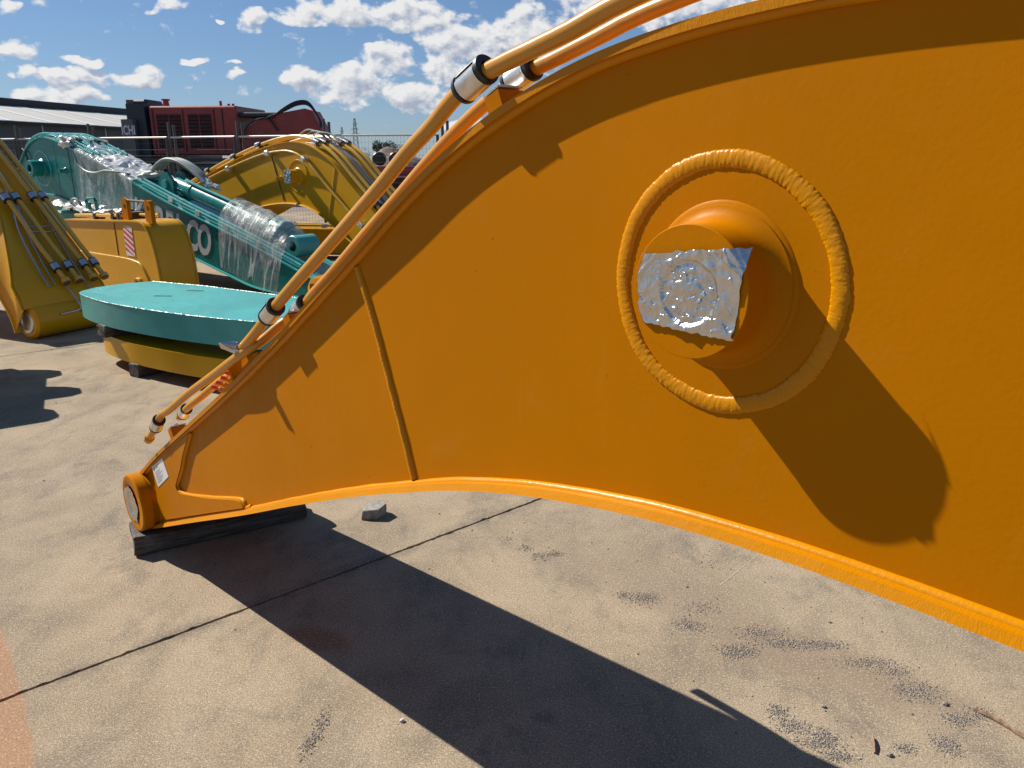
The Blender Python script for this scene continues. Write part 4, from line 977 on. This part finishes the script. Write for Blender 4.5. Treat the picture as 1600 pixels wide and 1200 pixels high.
# ================================================================== fence
FP = [(-17.2, 22.3), (-14.95, 21.5), (-12.7, 20.65), (-10.4, 19.8), (-8.05, 18.9), (-6.20, 18.15), (-4.07, 17.35), (-1.48, 16.75), (.9, 16.2), (3.3, 15.7), (5.7, 15.2)]
def fence_panel(a, b, lab):
    a = Vector((*a, 0)); b = Vector((*b, 0)); d = b - a; L = d.length; rz = math.atan2(d.y, d.x)
    r = thing('fence_panel', lab, 'fence panel', a, rz, 'temporary fence panels along the yard')
    mid = 2.10
    MB().tube([(.05, 0, mid), (L - .05, 0, mid)], .022, 10).build('top_rail', M['galv'], r)
    MB().tube([(.05, 0, .15), (L - .05, 0, .15)], .018, 8).build('bottom_rail', M['galv'], r)
    for x in (.04, L - .07): MB().tube([(x, 0, 0), (x, 0, 2.10 if x > .5 else 2.44)], .032, 8).build('post', M['galv_dark'], r)
    for x in (.13,): MB().tube([(x, .06, 0), (x, .06, 2.38)], .032, 8).build('post', M['galv_dark'], r)
    mw = MB(); n = int(L / .085)
    for k in range(n + 1):
        x = .08 + (L - .16) * k / n; mw.tube([(x, .0, .16), (x, .0, mid)], .0022, 3, False)
    for k in range(14):
        z = .16 + (mid - .16) * k / 14; mw.tube([(.06, 0, z), (L - .06, 0, z)], .0024, 3, False)
    mw.build('mesh_wire', M['galv_dark'], r, kind='stuff', ang=0)
    for x in (.0,): MB().bbox((x, 0, .07), (.6, .22, .14), .02, Matrix.Rotation(R(90), 3, 'Z')).build('fence_foot', M['darksteel'], r)
    return r
FLAB = ['far left fence panel, beyond the left edge', 'fence panel left of the left yellow boom', 'fence panel in front of the grey shed', 'fence panel between the shed and the crest of the teal boom', 'fence panel behind the teal boom, before the dark counterweight',
        'fence panel in front of the red engine housing', 'fence panel in front of the red folded boom', 'fence panel in front of the pylons and trees', 'fence panel just behind the orange pipes', 'fence panel hidden behind the orange boom', 'last fence panel behind the orange boom']
for i in range(len(FP) - 1): fence_panel(FP[i], FP[i + 1], FLAB[i])

# ================================================================== big red mining excavator behind the fence
ex = thing('mining_excavator', 'large dark red excavator with black counterweight parked behind the fence', 'excavator', (-12.0, 30.0, 0), R(-4))
recalc(MB().bbox((.15, 1.6, 2.60), (3.35, 3.0, 1.75), .05).build('engine_housing', M['red'], ex))
recalc(MB().bbox((-1.05, 1.7, 3.44), (1.2, 2.6, .10), .03).build('hood', M['red'], ex))
for (x0, x1) in ((-1.22, -.80), (-.74, -.30), (-.02, .36), (.42, .86)):
    fr = MB().box(((x0 + x1) / 2, .085, 2.58), (x1 - x0, .03, 1.20)).build('louvre_panel', M['red_dark'], ex, ang=0)
    for k in range(9): MB().box(((x0 + x1) / 2, .06, 2.05 + .13 * k), (x1 - x0 - .04, .02, .05), Matrix.Rotation(R(35), 3, 'X')).build('louvre', M['red_dark'], fr, ang=0)
for x in (-1.36, -.20, .98, 1.30): MB().box((x, .088, 2.6), (.03, .03, 1.5)).build('door_edge', M['red_dark'], ex, ang=0)
cw = recalc(MB().prism([(-2.35, 1.55), (-1.56, 1.55), (-1.62, 3.55), (-2.30, 3.55)], (0, .0, 0), (1, 0, 0), (0, 0, 1), (0, 1, 0), 3.0).build('counterweight', M['navy'], ex))
recalc(MB().prism([(-2.42, 1.6), (-1.98, 1.6), (-1.98, 3.0), (-2.42, 3.0)], (0, -.25, 0), (1, 0, 0), (0, 0, 1), (0, 1, 0), .3).build('counterweight_corner', M['greywall'], ex))
recalc(MB().bbox((-1.95, .9, 3.42), (.66, 1.4, .62), .08).build('air_cleaner', M['navy'], ex))
MB().box((-2.22, .18, 3.45), (.28, .03, .5)).build('grille', M['greywall'], ex, ang=0)
text('ICHI', .46, M['white'], ex, (-2.44, -.262, 2.46), (R(90), 0, 0), .004, .012, .60, 'lettering')
recalc(MB().lathe((-1.15, .8, 3.48), (0, 0, 1), [(.12, 0), (.10, .22), (.16, .24), (.16, .28), (.0, .30)], 16).build('exhaust_stack', M['red'], ex))
recalc(MB().bbox((2.30, 1.4, 3.17), (1.9, 2.2, .16), .03).build('walkway', M['navy'], ex))
for x in (1.15, 1.45, 1.62): MB().tube([(x, .4, 3.4), (x, .4, 3.66 - .1 * (x > 1.3))], .05, 8).build('lamp', M['red'], ex)
bm_ = recalc(MB().prism([(1.75, 1.55), (5.05, 1.55), (5.00, 2.55), (4.62, 3.30), (4.35, 3.38), (3.4, 3.22), (2.7, 3.02), (2.2, 2.75), (1.9, 2.55)], (0, .3, 0), (1, 0, 0), (0, 0, 1), (0, 1, 0), 1.0).build('folded_boom', M['red'], ex))
for k in range(3):
    MB().tube(spline([(2.9 + .1 * k, .25, 3.05), (3.6, .25, 3.30 + .05 * k), (4.1, .25, 3.50 + .06 * k), (4.5, .25, 3.50 + .05 * k), (4.85, .25, 3.1), (4.95 + .04 * k, .25, 2.7)], .1), .035, 8).build('hydraulic_hose', M['black'], ex)
MB().tube(spline([(1.95, .2, 2.3), (2.15, .2, 2.75), (2.6, .2, 3.0), (3.0, .2, 3.0), (3.3, .2, 2.6)], .1), .03, 8).build('hydraulic_hose', M['black'], ex)
for z, hh in ((1.55, .14), (1.35, .10)): MB().box((.9, .3, z), (6.0, 3.2, hh)).build('deck_plate', M['darksteel'], ex, ang=0)
for y in (-.1, 2.5):
    tr = recalc(MB().bbox((.6, y, .62), (6.4, .75, 1.15), .25).build('crawler_track', M['darksteel'], ex))
    for k in range(26):
        MB().box((-2.4 + .24 * k, y - .05, 1.20), (.20, .80, .05)).build('track_shoe', M['darksteel'], tr, ang=0)
    for k in range(7): MB().lathe((-2.0 + .85 * k, y - .40, .40), (0, -1, 0), [(0, .04), (.16, .04), (.18, 0)], 12).build('track_roller', M['navy'], tr)
MB().box((-1.3, -.45, 1.42), (1.3, .3, .35)).build('fuel_tank', M['greywall'], ex)

# stacked dark red steel beams and two drums behind the fence
for k in range(4):
    for j in range(2):
        bmn = MB(); z = .12 + .33 * k; x = -3.75 + .10 * (k % 2); y = 24.0 + .7 * j
        for dz_, hh, ww in ((0, .035, .30), (.26, .035, .30), (.13, .23, .03)): bmn.box((0, 0, dz_), (4.2, ww, hh))
        o = bmn.build('steel_beam', M['red'] if (k + j) % 2 else M['red_dark'], None, ang=0); o.location = (x + 1.0, y, z)
        tag(o, ('lowest', 'second', 'third', 'topmost')[k] + (' dark red steel beam at the front' if j == 0 else ' dark red steel beam at the back') + ' of the stack behind the fence', 'steel beam', 'steel beams stacked behind the fence')
for k, x in enumerate((-4.0, -3.5)):
    o = recalc(MB().lathe((0, 0, 0), (0, 1, 0), [(0, 0), (.10, 0), (.10, .05), (.17, .06), (.20, .10), (.20, .36), (.17, .40), (0, .40)], 20).build('track_idler', M['black'], None)); o.location = (x, 23.9, 1.61)
    tag(o, ('left' if k == 0 else 'right') + ' of the two black rollers on top of the dark red beams', 'roller', 'black rollers on the beam stack')

# ================================================================== shed
sh = thing('shed', 'long grey industrial shed with cream lower roof and dark upper edge at far left', 'shed', (-28.3, 45.0, 0), math.atan2(.97, .19))
# local x along the wall (away), y to the left/behind
MB().box((2.0, .1, 1.8), (40, .2, 3.6)).build('wall', M['greywall'], sh, ang=0)
for x in (-6.5, -2.0, 2.8, 8.2, 14): MB().box((x, -.02, 1.8), (.09, .08, 3.5)).build('downpipe', M['galv'], sh, ang=0)
rf = MB().prism([(-.3, 3.55), (5.2, 4.75), (5.2, 4.82), (-.3, 3.62)], (-18, 0, 0), (0, 1, 0), (0, 0, 1), (1, 0, 0), 40).build('roof', M['cream'], sh, ang=0)
for k in range(12):
    MB().prism([(-.32, 3.617), (5.18, 4.817), (5.18, 4.832), (-.32, 3.632)], (-17 + 3.4 * k, 0, 0), (0, 1, 0), (0, 0, 1), (1, 0, 0), .5).build('roof_rib', M['white'], rf, ang=0)
MB().box((2.0, 5.6, 3.0), (40.5, .4, 4.6)).build('upper_wall', M['darkroof'], sh, ang=0)
MB().box((2.0, -.36, 3.52), (40.2, .12, .12)).build('gutter', M['darkroof'], sh, ang=0)

# ================================================================== pylons, wires, trees, mound
def pylon(x, y, h, lab):
    r = thing('power_pylon', lab, 'pylon', (x, y, 0), 0, 'power pylons on the skyline'); mb = MB(); t_ = h * .006
    W_ = lambda z: h * (.075 * (1 - z / h) + .014)
    lev = [0, .16, .30, .42, .53, .62, .70, .78, .86, .93, 1.0]
    for a, b in zip(lev, lev[1:]):
        for sx, sy in ((1, 1), (1, -1), (-1, -1), (-1, 1)):
            wa, wb = W_(a * h), W_(b * h)
            mb.tube([(sx * wa, sy * wa, a * h), (sx * wb, sy * wb, b * h)], t_, 4, False)
        for sy in (1, -1):
            wa, wb = W_(a * h), W_(b * h)
            mb.tube([(-wa, sy * wa, a * h), (wb, sy * wb, b * h)], t_ * .6, 3, False); mb.tube([(wa, sy * wa, a * h), (-wb, sy * wb, b * h)], t_ * .6, 3, False)
    mb.build('lattice_mast', M['pylon'], r, ang=0)
    for z, L_ in ((.62, .11), (.74, .09), (.86, .07)):
        c = MB(); c.tube([(-L_ * h, 0, z * h), (0, 0, z * h + .03 * h), (L_ * h, 0, z * h)], t_ * .8, 4); c.tube([(-L_ * h, 0, z * h), (L_ * h, 0, z * h)], t_ * .8, 4)
        c.build('cross_arm', M['pylon'], r, ang=0)
    return r
pylon(-100, 515, 25.5, 'larger lattice power pylon on the horizon between the fence posts')
pylon(-160, 760, 29, 'smaller distant power pylon left of the larger one')
for k, (z1, z2) in enumerate(((18.2, 21.5), (21.5, 25))):
    pts = []
    for i in range(13):
        t_ = i / 12; p = Vector((-160, 760, z2)).lerp(Vector((-100, 515, z1)), t_); p.z -= 6 * 4 * t_ * (1 - t_) * .5; pts.append(p)
    o = MB().tube(pts, .09, 3).build('power_line', M['pylon'], None, ang=0); tag(o, ('lower' if k == 0 else 'upper') + ' thin power line strung between the two far pylons', 'power line', 'power lines')
def tree(x, y, h, cr, n, lab, seed):
    rr = random.Random(seed); r = thing('gum_tree', lab, 'tree', (x, y, 0), 0, 'gum trees beyond the yard')
    tk = MB().tube([(0, 0, 0), (.03 * h, 0, .3 * h), (.0, 0, .62 * h)], [.03 * h, .024 * h, .012 * h], 8)
    cl = []
    for k in range(7):
        a = rr.uniform(0, 6.28); c = Vector((math.cos(a) * cr * rr.uniform(.3, .85), math.sin(a) * cr * rr.uniform(.3, .85), h * rr.uniform(.48, .9))); cl.append((c, cr * rr.uniform(.32, .55)))
        tk.tube([(0, 0, h * .35), c * .6 + Vector((0, 0, h * .12)), c], [.012 * h, .009 * h, .004 * h], 5)
    tk.build('trunk', M['bark'], r)
    mb = MB()
    for _ in range(n):
        c, rad = rr.choice(cl); d = Vector((rr.gauss(0, 1), rr.gauss(0, 1), rr.gauss(0, .75))); d = d.normalized() * rad * rr.uniform(.45, 1.0) ** .6
        p = c + d; sz = h * rr.uniform(.018, .042); u = Vector((rr.gauss(0, 1), rr.gauss(0, 1), rr.gauss(0, 1))).normalized(); v = u.orthogonal().normalized()
        mb.add([p - u * sz, p + v * sz * .6, p + u * sz, p - v * sz * .6], [(0, 1, 2, 3)])
    mb.build('crown', M['gum'], r, ang=0)
tree(-24.2, 148, 4.6, 2.3, 2200, 'bushy gum tree right of the larger pylon', 3)
tree(-20.2, 140, 3.5, 2.0, 1500, 'lower gum tree beside the bushy one, nearer the orange pipe', 5)
tree(-36.5, 150, 3.0, 2.6, 1500, 'low dark gum tree left of the larger pylon', 8)
tree(-30.5, 160, 2.7, 2.4, 1500, 'low scrubby tree under the larger pylon', 12)
# earth mound and low wall
def mound(u, v):
    x = -11.0 + 15 * u; y = 42 + 8 * v
    b = math.sin(math.pi * v) * max(0, math.sin(math.pi * u)) ** .6
    return Vector((x, y, 2.45 * b * (.75 + .5 * noise.noise(Vector((x * .35, y * .35, 2)))) + .25 * noise.noise(Vector((x * 1.3, y * 1.3, 1))) * b - .05))
o = MB().grid(60, 30, mound).build('earth_mound', M['fill'], None, ang=0); o['kind'] = 'structure'
o = MB().box((0, 0, .78), (26, .3, 1.56)).build('concrete_wall', M['cream'], None, ang=0); o.location = (-17, 62, 0)
tag(o, 'low pale concrete wall beyond the fence, below the pylons', 'wall')

# ================================================================== loose things on the concrete
def stone_thing(name, x, y, r, seed, m, label, cat, squash=(1, .8, .6), rough=.5, sub=2, group=None):
    mb = MB().blob((0, 0, 0), r, seed, sub, squash, rough); zl = min(v[2] for v in mb.v); mb.v = [(a, b, c - zl - .002) for a, b, c in mb.v]
    o = mb.build(name, m, None, ang=20); o.location = (x, y, 0); return tag(o, label, cat, group)
ck = MB(); ck.prism([(-.065, -.03), (.01, -.055), (.062, -.01), (.045, .042), (-.035, .05)], (0, 0, 0), (1, 0, 0), (0, 1, 0), (.12, .05, 1), .045)
ck.v = [(x + .006 * noise.noise(Vector((x, y, z)) * 40), y + .006 * noise.noise(Vector((y, z, x)) * 40), z + (.012 * (x + .06) / .12 if z > .02 else 0)) for x, y, z in ck.v]
o = recalc(ck.build('concrete_chunk', M['stone'], None, ang=0)); o.location = (-.665, 3.36, 0); o.rotation_euler = (0, 0, R(20)); md = o.modifiers.new('bevel', 'BEVEL'); md.width = .006; md.segments = 2
tag(o, 'broken grey concrete chunk lying at the upper edge of the boom shadow', 'concrete chunk')
stone_thing('pebble', -.335, 1.955, .0075, 4, M['pale_stone'], 'single white pebble on the concrete left of the boom shadow', 'pebble', (1, .9, .8))
def stick(pts, r, label):
    P = spline(pts, .006)
    o = recalc(MB().tube(P, r, 7, True, lambda i, a: r * (1 + .35 * noise.noise(Vector((i * .25, a * 1.5, 3)))) * (1 if abs(math.sin(a)) < .75 else .6)).build('wood_splinter', M['wood_bit'], None, ang=30))
    return tag(o, label, 'wood splinter')
stick([(1.068, 1.885, .004), (1.058, 1.855, .010), (1.046, 1.822, .004)], .0055, 'short brown wood splinter standing out on the gravelly concrete at bottom right')
stick([(1.435, 2.005, .004), (1.475, 1.955, .010), (1.51, 1.89, .008), (1.57, 1.80, .006)], .0075, 'long fibrous strip of bark at the bottom right corner')

# gravel swept into little drifts on the concrete
PATCH = [(0.194, 2.984, 0.028, 0.022, 60), (0.124, 2.972, 0.033, 0.028, 90), (0.062, 3.041, 0.023, 0.023, 60), (-0.014, 3.123, 0.029, 0.024, 25), (0.512, 2.636, 0.055, 0.036, 260), (0.44, 2.659, 0.02, 0.023, 60), (0.721, 2.57, 0.059, 0.043, 120), (0.646, 2.453, 0.042, 0.032, 220), (0.791, 2.3, 0.053, 0.032, 420), (0.902, 2.405, 0.069, 0.038, 320), (0.962, 2.344, 0.068, 0.026, 300), (1.095, 2.337, 0.063, 0.022, 300), (1.221, 2.24, 0.087, 0.024, 260), (1.284, 2.19, 0.043, 0.02, 120), (1.299, 2.093, 0.058, 0.037, 420), (0.824, 1.998, 0.024, 0.023, 160), (0.851, 1.934, 0.039, 0.022, 240), (0.903, 1.867, 0.049, 0.023, 320), (0.937, 1.812, 0.037, 0.015, 200), (0.932, 1.894, 0.027, 0.023, 160), (1.37, 1.961, 0.043, 0.025, 260), (1.273, 1.855, 0.03, 0.035, 320), (1.145, 1.842, 0.026, 0.015, 120), (1.445, 1.989, 0.04, 0.023, 120), (0.868, 2.907, 0.136, 0.153, 60), (-0.58, 1.934, 0.015, 0.058, 120), (-0.599, 1.855, 0.015, 0.035, 90)]
gr = MB(); rg_ = random.Random(17)
def bit(x, y, r):
    vs = []; n = 5; a0 = rg_.uniform(0, 6.28); ph = rg_.uniform(.7, 1.1)
    for k in range(n): a = a0 + k * 2 * math.pi / n; q = r * rg_.uniform(.7, 1.2); vs.append((x + q * math.cos(a), y + q * math.sin(a) * ph, r * rg_.uniform(.1, .5)))
    vs.append((x + r * rg_.uniform(-.4, .4), y + r * rg_.uniform(-.3, .3), r * rg_.uniform(.8, 1.3)))
    for k in range(n): a = a0 + k * 2 * math.pi / n; vs.append((x + r * .6 * math.cos(a), y + r * .6 * math.sin(a) * ph, -.001))
    gr.add(vs, [(k, (k + 1) % n, n) for k in range(n)] + [(n + 1 + k, n + 1 + (k + 1) % n, (k + 1) % n, k) for k in range(n)])
for (x, y, sx, sy, n) in PATCH:
    for _ in range(int(n * 2.1)):
        bit(rg_.gauss(x, sx * .70), rg_.gauss(y, sy * .70), rg_.choice((.0012, .0014, .0017, .002, .0025, .003)) * rg_.uniform(.7, 1.2))
for _ in range(700):
    bit(rg_.uniform(-.1, 1.6), rg_.uniform(1.75, 3.6), .0012 + .0035 * rg_.random() ** 5)
for _ in range(260):
    bit(rg_.uniform(-4.5, 0), rg_.uniform(1.9, 6.5), .0016 + .005 * rg_.random() ** 4)
o = gr.build('gravel', M['gravel'], None, ang=0); tag(o, 'dark gravel crumbs swept in drifts over the concrete at lower right', 'gravel', None, 'stuff')
for k, (x, y, r, lab) in enumerate(((.975, 2.02, .0075, 'dark stone just right of the rod shadow'), (1.085, 1.815, .009, 'dark round stone near the wood splinter'), (1.175, 2.475, .006, 'dark stone below the lower boom edge'), (.70, 2.72, .006, 'grey pebble near the pale scratch on the concrete'), (1.36, 2.03, .009, 'dark stone beside the strip of bark'))):
    stone_thing('pebble', x, y, r, 20 + k, M['stone'], lab, 'stone', (1, .85, .7), .4, 2)
